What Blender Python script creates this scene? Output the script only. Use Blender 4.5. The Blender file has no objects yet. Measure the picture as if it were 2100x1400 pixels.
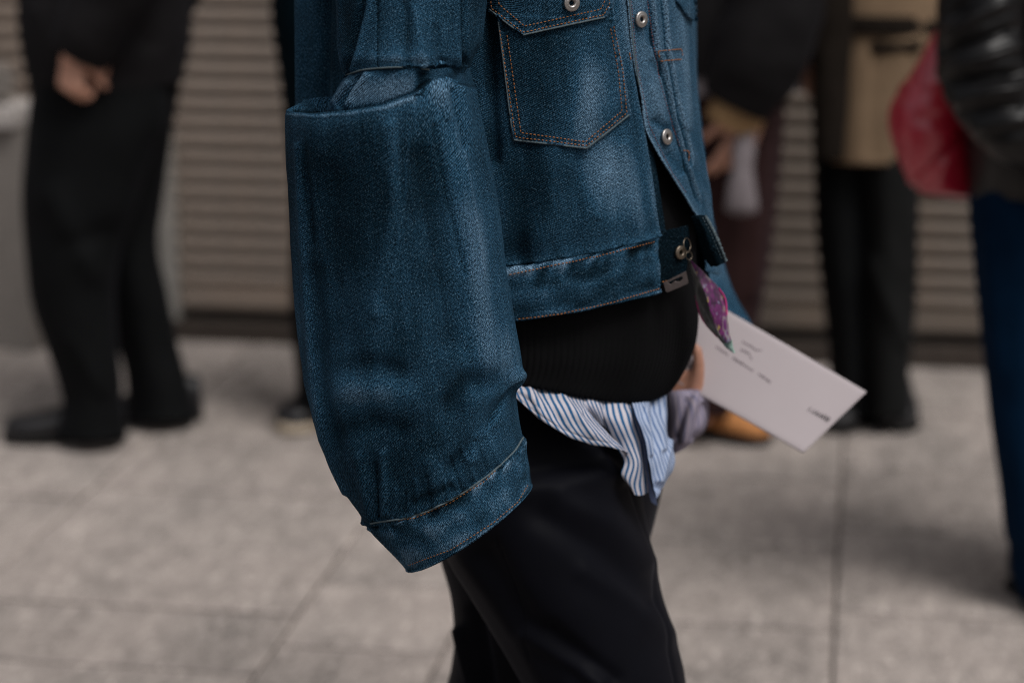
import bpy, bmesh, math, random
import numpy as np
from mathutils import Vector, Matrix
from mathutils.bvhtree import BVHTree

random.seed(7)
rng = np.random.default_rng(7)
scene = bpy.context.scene
COL = scene.collection

# ------------------------------------------------------------------ camera
F = 4667.0                       # focal length in photo pixels (2100 wide) = 80 mm
TH = math.atan(1120 / F)         # pitch below the horizon
CAM = np.array([0.0, 0.0, 1.45])
cam = bpy.data.cameras.new('camera')
cam.sensor_width = 36
cam.lens = 36 * F / 2100
cam.clip_start = 0.05
cam.clip_end = 500
cam.dof.use_dof = True
cam.dof.focus_distance = 2.285
cam.dof.aperture_fstop = 2.8
co = bpy.data.objects.new('camera', cam)
COL.objects.link(co)
co.location = CAM
co.rotation_euler = (math.pi / 2 - TH, 0, 0)
scene.camera = co

# ------------------------------------------------------------------ light (overcast street)
SUN_AZ, SUN_EL = math.radians(142), math.radians(58)     # azimuth clockwise from +Y
world = bpy.data.worlds.new('World')
scene.world = world
world.use_nodes = True
wn = world.node_tree
sky = wn.nodes.new('ShaderNodeTexSky')
sky.sky_type = 'NISHITA'
sky.sun_disc = False
sky.sun_elevation = SUN_EL
sky.sun_rotation = SUN_AZ
sky.dust_density = 5.0
sky.air_density = 1.0
hs = wn.nodes.new('ShaderNodeHueSaturation')
hs.inputs['Saturation'].default_value = 0.22
wn.links.new(sky.outputs[0], hs.inputs['Color'])
bg = wn.nodes['Background']
wn.links.new(hs.outputs[0], bg.inputs[0])
bg.inputs[1].default_value = 0.085
sl = bpy.data.lights.new('sun', 'SUN')
sl.energy = 1.6
sl.angle = math.radians(24)
sl.color = (1.0, 0.97, 0.93)
so = bpy.data.objects.new('sun', sl)
COL.objects.link(so)
sd = Vector((math.sin(SUN_AZ) * math.cos(SUN_EL), math.cos(SUN_AZ) * math.cos(SUN_EL), math.sin(SUN_EL)))
so.rotation_euler = sd.to_track_quat('Z', 'Y').to_euler()
so.location = sd * 20
scene.view_settings.view_transform = 'Standard'
scene.view_settings.look = 'None'
scene.view_settings.exposure = 0.12
scene.view_settings.gamma = 1.0
scene.render.engine = 'CYCLES'
scene.cycles.use_denoising = True
scene.cycles.denoising_prefilter = 'NONE'      # keeps the cloth grain
scene.cycles.filter_width = 1.05

# ------------------------------------------------------------------ geometry helpers
C_, S_ = math.cos(TH), math.sin(TH)

def ray(px, py):
    px = np.asarray(px, float); py = np.asarray(py, float)
    u = (px - 1050) / F; w = (700 - py) / F
    return np.stack([u, C_ + S_ * w, -S_ + C_ * w], -1)

def P(px, py, Y):
    """world point seen at photo pixel (px, py), Y metres in front of the camera"""
    d = ray(px, py)
    return CAM + d * (np.asarray(Y, float) / d[..., 1])[..., None]

def G(px, py, z=0.0):
    d = ray(px, py)
    return CAM + d * ((z - CAM[2]) / d[2])

def proj(p):
    q = p - CAM
    dep = q[..., 1] * C_ - q[..., 2] * S_
    up = q[..., 1] * S_ + q[..., 2] * C_
    return 1050 + F * q[..., 0] / dep, 700 - F * up / dep

def py_of(z, Y):
    return float(proj(np.array([0.0, Y, z]))[1])

def cr(a, n, closed=False):
    """Catmull-Rom resample along axis 0"""
    a = np.asarray(a, float); k = len(a)
    if closed:
        t = np.arange(n) / n * k
        i = np.floor(t).astype(int)
        idx = [(i + o) % k for o in (-1, 0, 1, 2)]
    else:
        t = np.linspace(0, k - 1, n)
        i = np.minimum(np.floor(t).astype(int), k - 2)
        idx = [np.clip(i + o, 0, k - 1) for o in (-1, 0, 1, 2)]
    f = (t - i).reshape((-1,) + (1,) * (a.ndim - 1))
    p0, p1, p2, p3 = (a[j] for j in idx)
    if not closed:
        lo = (i == 0).reshape(f.shape); hi = (i == k - 2).reshape(f.shape)
        p0 = np.where(lo, 2 * p1 - p2, p0); p3 = np.where(hi, 2 * p2 - p1, p3)
    return 0.5 * (2 * p1 + (p2 - p0) * f + (2 * p0 - 5 * p1 + 4 * p2 - p3) * f ** 2 + (3 * p1 - p0 - 3 * p2 + p3) * f ** 3)

def sil(xl, yl, xr, yr, sag, Yc, b, n=24, dY=0.0, p=1.0):
    """closed ring from its outline in the photo: left and right end, sag of the front, middle distance, half depth"""
    ph = -math.pi + 2 * math.pi * np.arange(n) / n
    s, c = np.sin(ph), np.cos(ph)
    s2 = np.sign(s) * np.abs(s) ** p; c2 = np.sign(c) * np.abs(c) ** p
    x = (xl + xr) / 2 + (xr - xl) / 2 * s2
    y = (yl + yr) / 2 + (yr - yl) / 2 * s2 + sag * c2
    return P(x, y, Yc - b * c2 + dY * s2)

_perm = rng.permutation(512)
_grad = rng.normal(size=(512, 3)); _grad /= np.linalg.norm(_grad, axis=1)[:, None]

def noise(p):
    """3-D gradient noise, p (...,3)"""
    p = np.asarray(p, float)
    i = np.floor(p).astype(int); f = p - i
    u = f * f * f * (f * (f * 6 - 15) + 10)
    r = 0
    for dx in (0, 1):
        for dy in (0, 1):
            for dz in (0, 1):
                h = _perm[(_perm[(_perm[(i[..., 0] + dx) & 511] + i[..., 1] + dy) & 511] + i[..., 2] + dz) & 511]
                g = _grad[h]
                d = (g * (f - np.array([dx, dy, dz]))).sum(-1)
                w = (u[..., 0] if dx else 1 - u[..., 0]) * (u[..., 1] if dy else 1 - u[..., 1]) * (u[..., 2] if dz else 1 - u[..., 2])
                r = r + d * w
    return r

def grid_normals(V, cu):
    if cu:
        du = np.roll(V, -1, 1) - np.roll(V, 1, 1)
    else:
        du = np.gradient(V, axis=1)
    dv = np.gradient(V, axis=0)
    n = np.cross(du, dv)
    n /= np.linalg.norm(n, axis=-1)[..., None] + 1e-12
    return n

def outward(V, cu):
    n = grid_normals(V, cu)
    c = V.mean(1, keepdims=True)
    if ((V - c) * n).sum() < 0:
        n = -n
    return n

def seg_dist(px, py, poly):
    best = np.full(px.shape, 1e9)
    for (ax, ay), (bx, by) in zip(poly[:-1], poly[1:]):
        dx, dy = bx - ax, by - ay
        t = np.clip(((px - ax) * dx + (py - ay) * dy) / (dx * dx + dy * dy + 1e-9), 0, 1)
        best = np.minimum(best, np.hypot(px - ax - t * dx, py - ay - t * dy))
    return best

def folds(V, N, strokes, wear_shading=None):
    """push the cloth in or out along the lines where it folds; returns moved cloth and wear"""
    px, py = proj(V)
    to = CAM - V; to /= np.linalg.norm(to, axis=-1)[..., None]
    front = np.clip((N * to).sum(-1) * 4 + 0.6, 0, 1)
    D = np.zeros(px.shape)
    if wear_shading is None:
        wear_shading = np.zeros(px.shape)
    for poly, w, amp, wr in strokes:
        d = seg_dist(px, py, poly)
        g = np.exp(-(d / w) ** 2) * front
        D += amp * g
        wear_shading += wr * g
    return V + N * D[..., None], wear_shading

def uv_of(V, cu):
    nv, nu = V.shape[:2]
    W = np.concatenate([V, V[:, :1]], 1) if cu else V
    lu = np.linalg.norm(np.diff(W, axis=1), axis=-1).mean(0)
    lv = np.linalg.norm(np.diff(V, axis=0), axis=-1).mean(1)
    return np.concatenate([[0], np.cumsum(lu)]), np.concatenate([[0], np.cumsum(lv)])

def mesh_obj(name, verts, faces, m=None, parent=None, smooth=True):
    me = bpy.data.meshes.new(name)
    me.from_pydata([tuple(v) for v in verts], [], [tuple(f) for f in faces])
    me.update()
    if smooth:
        me.polygons.foreach_set('use_smooth', [True] * len(me.polygons))
    o = bpy.data.objects.new(name, me)
    COL.objects.link(o)
    if m:
        me.materials.append(m)
    if parent:
        o.parent = parent
    return o

def grid_faces(nv, nu, cu):
    a = np.arange(nv * nu).reshape(nv, nu)
    if cu:
        a = np.concatenate([a, a[:, :1]], 1)
    return np.stack([a[:-1, :-1], a[:-1, 1:], a[1:, 1:], a[1:, :-1]], -1).reshape(-1, 4)

def grid(name, V, cu, m, parent=None, wear_shading=None, thick=0.0, uv=None, flip=None, orient=None):
    nv, nu = V.shape[:2]
    if flip is None:
        gn = grid_normals(V, cu)
        if cu or orient == 'out':
            flip = ((V - V.mean(1, keepdims=True)) * gn).sum() < 0
        else:
            flip = ((CAM - V) * gn).sum() < 0
    fs = grid_faces(nv, nu, cu)
    if flip:
        fs = fs[:, ::-1]
    me = bpy.data.meshes.new(name)
    me.vertices.add(nv * nu)
    me.vertices.foreach_set('co', V.reshape(-1).astype(np.float32))
    nf = len(fs)
    me.loops.add(nf * 4)
    me.loops.foreach_set('vertex_index', fs.reshape(-1).astype(np.int32))
    me.polygons.add(nf)
    me.polygons.foreach_set('loop_start', (np.arange(nf) * 4).astype(np.int32))
    me.polygons.foreach_set('use_smooth', np.ones(nf, bool))
    me.update(calc_edges=True)
    if uv is None:
        U, W = uv_of(V, cu)
    else:
        U, W = uv
    nuu = nu + 1 if cu else nu
    jj = np.arange(nuu); ii = np.arange(nv)
    uu = np.broadcast_to(U[:nuu][None, :], (nv, nuu)); ww = np.broadcast_to(W[:, None], (nv, nuu))
    g = np.stack([uu, ww], -1)
    q = np.stack([g[:-1, :-1], g[:-1, 1:], g[1:, 1:], g[1:, :-1]], 2).reshape(-1, 4, 2)
    if flip:
        q = q[:, ::-1]
    l = me.uv_layers.new(name='UVMap')
    l.data.foreach_set('uv', q.reshape(-1).astype(np.float32))
    at = me.attributes.new('wear_shading', 'FLOAT', 'POINT')
    at.data.foreach_set('value', (np.zeros(nv * nu) if wear_shading is None else wear_shading.reshape(-1)).astype(np.float32))
    if m:
        me.materials.append(m)
    o = bpy.data.objects.new(name, me)
    COL.objects.link(o)
    if parent:
        o.parent = parent
    if thick:
        s = o.modifiers.new('thickness', 'SOLIDIFY')
        s.thickness = abs(thick)
        s.offset = -1.0 if thick > 0 else 1.0
    return o

def bvh_of(V, cu):
    fs = grid_faces(V.shape[0], V.shape[1], cu)
    return BVHTree.FromPolygons([Vector(p) for p in V.reshape(-1, 3)], [tuple(int(i) for i in f) for f in fs])

def cast(bvhs, px, py):
    """nearest hit of the view through a photo pixel on any of the cloth surfaces"""
    d = Vector(ray(px, py)).normalized()
    best = None
    for b in bvhs:
        loc, nor, idx, dist = b.ray_cast(Vector(CAM), d)
        if loc is not None and (best is None or dist < best[2]):
            if nor.dot(d) > 0:
                nor = -nor
            best = (np.array(loc), np.array(nor), dist)
    return best

def tag(o, label=None, cat=None, group=None, kind=None):
    if label: o['label'] = label
    if cat: o['category'] = cat
    if group: o['group'] = group
    if kind: o['kind'] = kind
    return o

# ------------------------------------------------------------------ materials
def mat(name):
    m = bpy.data.materials.new(name)
    m.use_nodes = True
    return m, m.node_tree, m.node_tree.nodes['Principled BSDF']

class NT:
    """tiny helper around a node tree"""
    def __init__(s, t): s.t = t
    def n(s, kind, **kw):
        nd = s.t.nodes.new(kind)
        for k, v in kw.items():
            setattr(nd, k, v)
        return nd
    def l(s, a, b): s.t.links.new(a, b)
    def val(s, inp, v):
        if hasattr(v, 'is_linked') or isinstance(v, bpy.types.NodeSocket): s.l(v, inp)
        else: inp.default_value = v
    def math(s, op, a, b=0.0, c=0.0, clamp=False):
        nd = s.n('ShaderNodeMath', operation=op, use_clamp=clamp)
        s.val(nd.inputs[0], a); s.val(nd.inputs[1], b); s.val(nd.inputs[2], c)
        return nd.outputs[0]
    def mix(s, f, a, b, mode='MIX'):
        nd = s.n('ShaderNodeMix', data_type='RGBA', blend_type=mode)
        s.val(nd.inputs[0], f); s.val(nd.inputs[6], a); s.val(nd.inputs[7], b)
        return nd.outputs[2]
    def noise(s, vec, scale, detail=2.0, rough=0.5):
        nd = s.n('ShaderNodeTexNoise')
        s.l(vec, nd.inputs['Vector'])
        nd.inputs['Scale'].default_value = scale; nd.inputs['Detail'].default_value = detail; nd.inputs['Roughness'].default_value = rough
        return nd.outputs['Fac']
    def map(s, vec, scale=(1, 1, 1), rot=(0, 0, 0), loc=(0, 0, 0)):
        nd = s.n('ShaderNodeMapping')
        s.l(vec, nd.inputs[0])
        nd.inputs['Scale'].default_value = scale; nd.inputs['Rotation'].default_value = rot; nd.inputs['Location'].default_value = loc
        return nd.outputs[0]
    def coord(s, which='UV'):
        return s.n('ShaderNodeTexCoord').outputs[which]
    def attr(s, name):
        return s.n('ShaderNodeAttribute', attribute_name=name).outputs['Fac']
    def ramp(s, f, stops, interp='LINEAR'):
        nd = s.n('ShaderNodeValToRGB')
        nd.color_ramp.interpolation = interp
        e = nd.color_ramp.elements
        while len(e) < len(stops): e.new(0.5)
        for el, (p, c) in zip(e, stops):
            el.position = p; el.color = (*c, 1) if len(c) == 3 else c
        s.l(f, nd.inputs[0])
        return nd.outputs[0]
    def bump(s, h, dist, strength=1.0):
        nd = s.n('ShaderNodeBump')
        nd.inputs['Distance'].default_value = dist; nd.inputs['Strength'].default_value = strength
        s.l(h, nd.inputs['Height'])
        return nd.outputs[0]

def cval(v): return (*v, 1.0)

def denim(name, bias=0.0, seed=0.0, grain=1.0):
    m, t, b = mat(name)
    k = NT(t)
    uv = k.map(k.coord('UV'), loc=(seed, seed * 0.7, seed))
    speck = k.noise(k.map(uv, (1, 0.45, 1), rot=(0, 0, 0.28)), 940, 2.0, 0.6)
    fine = k.noise(uv, 1500, 1.0)
    streak = k.noise(k.map(uv, (1, 0.05, 1)), 420, 2.0, 0.6)
    wide = k.noise(k.map(uv, (1, 0.12, 1)), 60, 2.0, 0.5)
    big = k.noise(uv, 8, 2.0, 0.5)
    mid = k.noise(k.map(uv, (1, 0.5, 1)), 45, 3.0, 0.6)
    w = k.attr('wear_shading')  # cloth fading, plus some light and shade painted into the colour
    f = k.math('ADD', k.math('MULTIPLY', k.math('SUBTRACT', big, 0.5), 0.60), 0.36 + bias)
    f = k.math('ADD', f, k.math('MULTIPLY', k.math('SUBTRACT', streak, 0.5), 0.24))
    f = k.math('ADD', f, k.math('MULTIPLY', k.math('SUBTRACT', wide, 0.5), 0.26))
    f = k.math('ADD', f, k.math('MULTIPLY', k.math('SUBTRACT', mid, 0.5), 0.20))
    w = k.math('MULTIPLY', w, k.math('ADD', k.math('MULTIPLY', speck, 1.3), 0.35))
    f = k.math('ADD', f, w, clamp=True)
    col = k.ramp(f, [(0.0, (0.0012, 0.0062, 0.0105)), (0.26, (0.0046, 0.0198, 0.0355)), (0.55, (0.0195, 0.0645, 0.1150)), (1.0, (0.1250, 0.2150, 0.3150))])
    tw = k.n('ShaderNodeTexWave', wave_type='BANDS', bands_direction='X')
    k.l(k.map(uv, (1, 1, 1), rot=(0, 0, math.radians(-60))), tw.inputs['Vector'])
    tw.inputs['Scale'].default_value = 172; tw.inputs['Distortion'].default_value = 1.2; tw.inputs['Detail'].default_value = 1
    sp = k.math('MULTIPLY_ADD', k.math('SUBTRACT', speck, 0.5), 6.4 * grain, 0.95)
    sp = k.math('ADD', sp, k.math('MULTIPLY', k.math('SUBTRACT', fine, 0.5), 3.2 * grain))
    sp = k.math('MAXIMUM', k.math('ADD', sp, k.math('MULTIPLY', k.math('SUBTRACT', tw.outputs['Fac'], 0.5), 0.85)), 0.18)
    col = k.mix(1.0, col, sp, 'MULTIPLY')
    weft = k.math('MULTIPLY', k.math('SUBTRACT', speck, 0.585), 7.0, clamp=True)
    weft = k.math('MULTIPLY', weft, k.math('MULTIPLY_ADD', f, 0.72, 0.13))
    col = k.mix(weft, col, cval((0.21, 0.29, 0.34)))
    k.l(col, b.inputs['Base Color'])
    b.inputs['Roughness'].default_value = 0.92
    b.inputs['Specular IOR Level'].default_value = 0.05
    h = k.math('ADD', k.math('MULTIPLY', tw.outputs['Fac'], 0.6), speck)
    h = k.math('ADD', h, k.math('MULTIPLY', mid, 2.0))
    k.l(k.bump(h, 0.0010, 0.9), b.inputs['Normal'])
    return m

def plain(name, col, rough=0.6, spec=0.5, metal=0.0, var=0.15, scale=30, bump=0.0, sheen=0.0, coord='Object', coat=0.0):
    m, t, b = mat(name)
    k = NT(t)
    v = k.coord(coord)
    n = k.noise(v, scale, 4, 0.6)
    f = k.math('MULTIPLY_ADD', k.math('SUBTRACT', n, 0.5), 2 * var * 2, 1.0)
    k.l(k.mix(1.0, cval(col), f, 'MULTIPLY'), b.inputs['Base Color'])
    b.inputs['Roughness'].default_value = rough
    b.inputs['Specular IOR Level'].default_value = spec
    b.inputs['Metallic'].default_value = metal
    b.inputs['Sheen Weight'].default_value = sheen
    b.inputs['Coat Weight'].default_value = coat
    if bump:
        k.l(k.bump(n, bump, 1.0), b.inputs['Normal'])
    return m

def striped(name, c1, c2, pitch, duty=0.5, rough=0.85):
    m, t, b = mat(name)
    k = NT(t)
    uv = k.coord('UV')
    x = k.n('ShaderNodeSeparateXYZ'); k.l(uv, x.inputs[0])
    wob = k.noise(uv, 40, 2)
    xx = k.math('ADD', x.outputs[0], k.math('MULTIPLY', wob, 0.0006))
    fr = k.math('FRACT', k.math('DIVIDE', xx, pitch))
    tri = k.math('ABSOLUTE', k.math('SUBTRACT', fr, 0.5))
    s = k.math('MULTIPLY', k.math('SUBTRACT', tri, 0.5 * duty), 14.0, clamp=True)
    fine = k.noise(uv, 1500, 1)
    col = k.mix(s, cval(c1), cval(c2))
    col = k.mix(1.0, col, k.math('MULTIPLY_ADD', fine, 0.5, 0.75), 'MULTIPLY')
    k.l(col, b.inputs['Base Color'])
    b.inputs['Roughness'].default_value = rough
    b.inputs['Specular IOR Level'].default_value = 0.2
    k.l(k.bump(fine, 0.0002, 0.6), b.inputs['Normal'])
    return m

M = {}
M['denim'] = denim('denim', 0.02, 0.0)
M['denim_sleeve'] = denim('denim_sleeve', 0.035, 3.1)
M['denim_pale'] = denim('denim_pale', 0.16, 5.3)
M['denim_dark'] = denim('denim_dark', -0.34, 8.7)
M['denim_inside'] = denim('denim_inside', 0.12, 1.9)
M['thread'] = plain('orange_thread', (0.30, 0.115, 0.035), 0.7, 0.3, var=0.25, scale=300)
M['thread_red'] = plain('rust_thread', (0.22, 0.06, 0.05), 0.7, 0.3, var=0.25, scale=300)
M['edge'] = plain('frayed_edge', (0.085, 0.112, 0.125), 0.9, 0.1, var=0.5, scale=600)
M['metal'] = plain('pewter_button', (0.46, 0.43, 0.41), 0.36, 0.5, 1.0, 0.12, 600, 0.0002)
M['metal_dark'] = plain('dark_button_core', (0.07, 0.065, 0.06), 0.5, 0.5, 0.9, 0.2, 400)
M['brass'] = plain('dull_brass', (0.22, 0.18, 0.14), 0.4, 0.5, 1.0, 0.15, 300)
M['skin'] = plain('skin', (0.42, 0.21, 0.145), 0.5, 0.4, var=0.16, scale=55, bump=0.0004)
M['skin_b'] = plain('skin_pale', (0.58, 0.31, 0.22), 0.55, 0.4, var=0.22, scale=40)
M['shirt'] = striped('blue_striped_cotton', (0.52, 0.49, 0.54), (0.020, 0.100, 0.230), 0.0068, 0.49)
M['shirt_pale'] = striped('pale_shirt_inside', (0.36, 0.42, 0.56), (0.07, 0.14, 0.30), 0.0050, 0.62)
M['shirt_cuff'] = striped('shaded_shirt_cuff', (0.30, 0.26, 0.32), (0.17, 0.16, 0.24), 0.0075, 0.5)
M['shirt_dark'] = plain('shirt_placket_inside', (0.13, 0.17, 0.30), 0.85, 0.2, var=0.2)
M['hair'] = plain('dark_hair', (0.02, 0.014, 0.01), 0.5, 0.5)

def wool(name, col, sheen=0.25, rough=0.75, sc=900, spec=0.02):
    m, t, b = mat(name)
    k = NT(t)
    uv = k.coord('UV')
    n = k.noise(uv, sc, 2, 0.6)
    n2 = k.noise(k.coord('Object'), 14, 3)
    f = k.math('ADD', k.math('MULTIPLY', n, 0.8), k.math('MULTIPLY', n2, 0.7))
    k.l(k.mix(1.0, cval(col), k.math('ADD', f, 0.25), 'MULTIPLY'), b.inputs['Base Color'])
    b.inputs['Roughness'].default_value = rough
    b.inputs['Specular IOR Level'].default_value = spec
    b.inputs['Sheen Weight'].default_value = sheen * 0.3
    b.inputs['Sheen Roughness'].default_value = 0.45
    b.inputs['Sheen Tint'].default_value = (0.8, 0.8, 1.0, 1)
    k.l(k.bump(n, 0.0003, 0.6), b.inputs['Normal'])
    return m

M['trouser'] = wool('black_wool_twill', (0.0034, 0.0036, 0.0058), 0.09, 0.60, 900, 0.05)
M['knit'] = wool('black_ribbed_knit', (0.0062, 0.0062, 0.0066), 0.03, 0.9, 420)
M['black_a'] = wool('black_coat_cloth', (0.0120, 0.0112, 0.0120), 0.05, 0.8, 200, 0.04)
M['black_b'] = wool('black_trouser_cloth', (0.0056, 0.0060, 0.0064), 0.05, 0.75, 200, 0.04)
M['navy'] = wool('deep_navy_cloth', (0.0025, 0.0085, 0.0125), 0.03, 0.8, 200)
M['maroon'] = wool('maroon_corduroy', (0.030, 0.0155, 0.0150), 0.1, 0.85, 200)
M['camel'] = wool('camel_gabardine', (0.185, 0.128, 0.082), 0.1, 0.8, 200)
M['camel_dark'] = wool('dark_brown_wool', (0.014, 0.011, 0.009), 0.02, 0.85, 200)
M['charcoal'] = wool('charcoal_cloth', (0.0105, 0.0108, 0.0108), 0.03, 0.8, 200)
M['jeans'] = wool('indigo_jeans', (0.0022, 0.0120, 0.0310), 0.03, 0.85, 300)
M['leather'] = plain('black_leather', (0.0035, 0.0032, 0.0036), 0.36, 0.30, var=0.2, scale=60, bump=0.0007)
M['red_leather'] = plain('red_patent_leather', (0.420, 0.006, 0.030), 0.34, 1.0, var=0.12, scale=25, bump=0.0008, coat=0.35)
M['shoe_black'] = plain('black_shoe_leather', (0.010, 0.0095, 0.0115), 0.5, 0.5, var=0.2)
M['shoe_tan'] = plain('tan_suede', (0.50, 0.215, 0.075), 0.75, 0.3, var=0.15)
M['sole_dark'] = plain('dark_rubber', (0.010, 0.009, 0.0085), 0.8, 0.3)
M['sole_cream'] = plain('cream_rubber', (0.42, 0.35, 0.27), 0.8, 0.3)
M['paper'] = plain('white_card_stock', (0.400, 0.350, 0.365), 0.55, 0.3, var=0.03, scale=12)
M['paper_edge'] = plain('card_edge', (0.56, 0.51, 0.55), 0.6, 0.3, var=0.05)
M['ink'] = plain('grey_ink', (0.16, 0.13, 0.145), 0.7, 0.2)
M['ink_dark'] = plain('black_ink', (0.055, 0.045, 0.05), 0.7, 0.2)
M['pale_cloth'] = wool('pale_lilac_cloth', (0.20, 0.175, 0.185), 0.02, 0.85, 200)
M['tan_cuff'] = wool('tan_cuff', (0.36, 0.23, 0.12), 0.05, 0.85, 200)

# ------------------------------------------------------------------ setting: pavement, shutters, plinth
A_ = math.radians(8.8)            # the street runs at this angle to the picture plane
EX = np.array([math.cos(A_), -math.sin(A_), 0.0])
EY = np.array([math.sin(A_), math.cos(A_), 0.0])
def W(s, t, z=0.0): return EX * s + EY * t + np.array([0, 0, z])
STREET = Matrix(((EX[0], EY[0], 0, 0), (EX[1], EY[1], 0, 0), (0, 0, 1, 0), (0, 0, 0, 1)))

def stone(name, base, amount=0.5, sc=1.0, rough=0.9, stretch=1.0):
    m, t, b = mat(name)
    k = NT(t)
    v = k.map(k.coord('Object'), (1.0, stretch, 1.0))
    oi = k.n('ShaderNodeObjectInfo')
    vv = k.n('ShaderNodeVectorMath', operation='ADD')
    k.l(v, vv.inputs[0])
    cmb = k.n('ShaderNodeCombineXYZ')
    k.l(k.math('MULTIPLY', oi.outputs['Random'], 37.0), cmb.inputs[0]); k.l(k.math('MULTIPLY', oi.outputs['Random'], 71.0), cmb.inputs[1])
    k.l(cmb.outputs[0], vv.inputs[1])
    p = vv.outputs[0]
    n1 = k.noise(p, 4 * sc, 3, 0.6); n2 = k.noise(p, 22 * sc, 5, 0.7); n3 = k.noise(p, 120 * sc, 3, 0.7); n4 = k.noise(p, 48 * sc, 2, 0.5); n5 = k.noise(p, 75 * sc, 2, 0.5)
    f = k.math('ADD', k.math('MULTIPLY', k.math('SUBTRACT', n1, 0.5), 0.9), k.math('MULTIPLY', k.math('SUBTRACT', n2, 0.5), 1.4))
    f = k.math('ADD', f, k.math('MULTIPLY', k.math('SUBTRACT', n3, 0.5), 1.2))
    sp = k.math('MULTIPLY', k.math('SUBTRACT', n4, 0.60), 5.0, clamp=True)
    dk = k.math('MULTIPLY', k.math('SUBTRACT', n5, 0.62), 5.0, clamp=True)
    f = k.math('SUBTRACT', k.math('ADD', f, sp), k.math('MULTIPLY', dk, 0.9))
    f = k.math('ADD', f, k.math('MULTIPLY', k.math('SUBTRACT', oi.outputs['Random'], 0.5), 0.22))
    f = k.math('MULTIPLY_ADD', f, amount, 1.0)
    col = k.mix(1.0, cval(base), f, 'MULTIPLY')
    hue = k.mix(k.math('MULTIPLY', n1, 0.5), col, k.mix(1.0, col, cval((1.08, 0.97, 0.95)), 'MULTIPLY'))
    k.l(hue, b.inputs['Base Color'])
    b.inputs['Roughness'].default_value = rough
    b.inputs['Specular IOR Level'].default_value = 0.3
    k.l(k.bump(k.math('ADD', n2, k.math('MULTIPLY', n3, 0.4)), 0.003, 0.7), b.inputs['Normal'])
    return m

M['slab'] = stone('paving_stone', (0.310, 0.279, 0.258), 1.0, stretch=0.38)
M['joint'] = stone('joint_sand', (0.150, 0.132, 0.120), 0.5)
M['plinth'] = stone('grey_plinth_stone', (0.20, 0.185, 0.17), 0.3)
M['plinth_cap'] = stone('pale_cap_stone', (0.42, 0.40, 0.385), 0.3)
M['sill'] = stone('dark_threshold', (0.045, 0.036, 0.030), 0.5)
M['wall'] = stone('facade_render', (0.17, 0.15, 0.135), 0.3)

pav = mesh_obj('pavement', [(-60, -60, -0.012), (60, -60, -0.012), (60, 60, -0.012), (-60, 60, -0.012)], [(0, 1, 2, 3)], M['joint'])
tag(pav, 'grey stone slab pavement', None, None, 'structure')

def slab_mesh(w, d):
    g = 0.0028; b = 0.003; h = 0.02
    v = []
    gy = 0.0075
    for (x0, x1, y0, y1, z) in ((g, w - g, gy, d - gy, -h), (g, w - g, gy, d - gy, -b), (g + b, w - g - b, gy + b, d - gy - b, 0.0)):
        v += [(x0, y0, z), (x1, y0, z), (x1, y1, z), (x0, y1, z)]
    f = []
    for k in (0, 4):
        for i in range(4):
            j = (i + 1) % 4
            f.append((k + i, k + j, k + 4 + j, k + 4 + i))
    f.append((8, 9, 10, 11))
    return v, f

cols = [(-4.1, -3.48), (-3.48, -2.86), (-2.86, -2.23), (-2.23, -1.612), (-1.612, -0.985), (-0.985, -0.69), (-0.69, -0.018),
        (-0.018, 0.62), (0.62, 1.26), (1.26, 1.90), (1.90, 2.54), (2.54, 3.20)]
joints = {4: [3.22, 3.52, 3.81, 4.15, 4.52, 4.90, 5.25, 5.60], 5: [3.30, 3.66, 3.99, 4.42, 4.80, 5.2, 5.55], 6: [3.42, 3.885, 4.35, 4.80, 5.25, 5.6],
          7: [3.52, 3.985, 4.46, 4.93, 5.4], 8: [3.3, 3.72, 4.2, 4.7, 5.2, 5.6]}
for ci, (s0, s1) in enumerate(cols):
    js = joints.get(ci)
    if js is None:
        js = []; t = 2.7 + random.random() * 0.4
        while t < 5.75:
            js.append(t); t += random.choice((0.32, 0.38, 0.45))
    js = [2.4] + js + [5.88]
    for t0, t1 in zip(js[:-1], js[1:]):
        v, f = slab_mesh(s1 - s0, t1 - t0)
        o = mesh_obj('paving_slab', v, f, M['slab'], pav, smooth=False)
        o.matrix_local = Matrix.Translation(Vector(W(s0, t0, random.uniform(-0.0025, 0.0005)))) @ STREET @ Matrix.Rotation(random.uniform(-0.003, 0.003), 4, 'X')

def sbox(name, s0, s1, t0, t1, z0, z1, m, parent=None, bev=0.006):
    bm = bmesh.new()
    bmesh.ops.create_cube(bm, size=1)
    for v in bm.verts:
        v.co = Vector(W(s0 + (v.co.x + .5) * (s1 - s0), t0 + (v.co.y + .5) * (t1 - t0), z0 + (v.co.z + .5) * (z1 - z0)))
    if bev:
        bmesh.ops.bevel(bm, geom=bm.edges[:], offset=bev, segments=2, affect='EDGES')
    me = bpy.data.meshes.new(name); bm.to_mesh(me); bm.free()
    o = bpy.data.objects.new(name, me); COL.objects.link(o)
    me.materials.append(m)
    if parent: o.parent = parent
    return o

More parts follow.
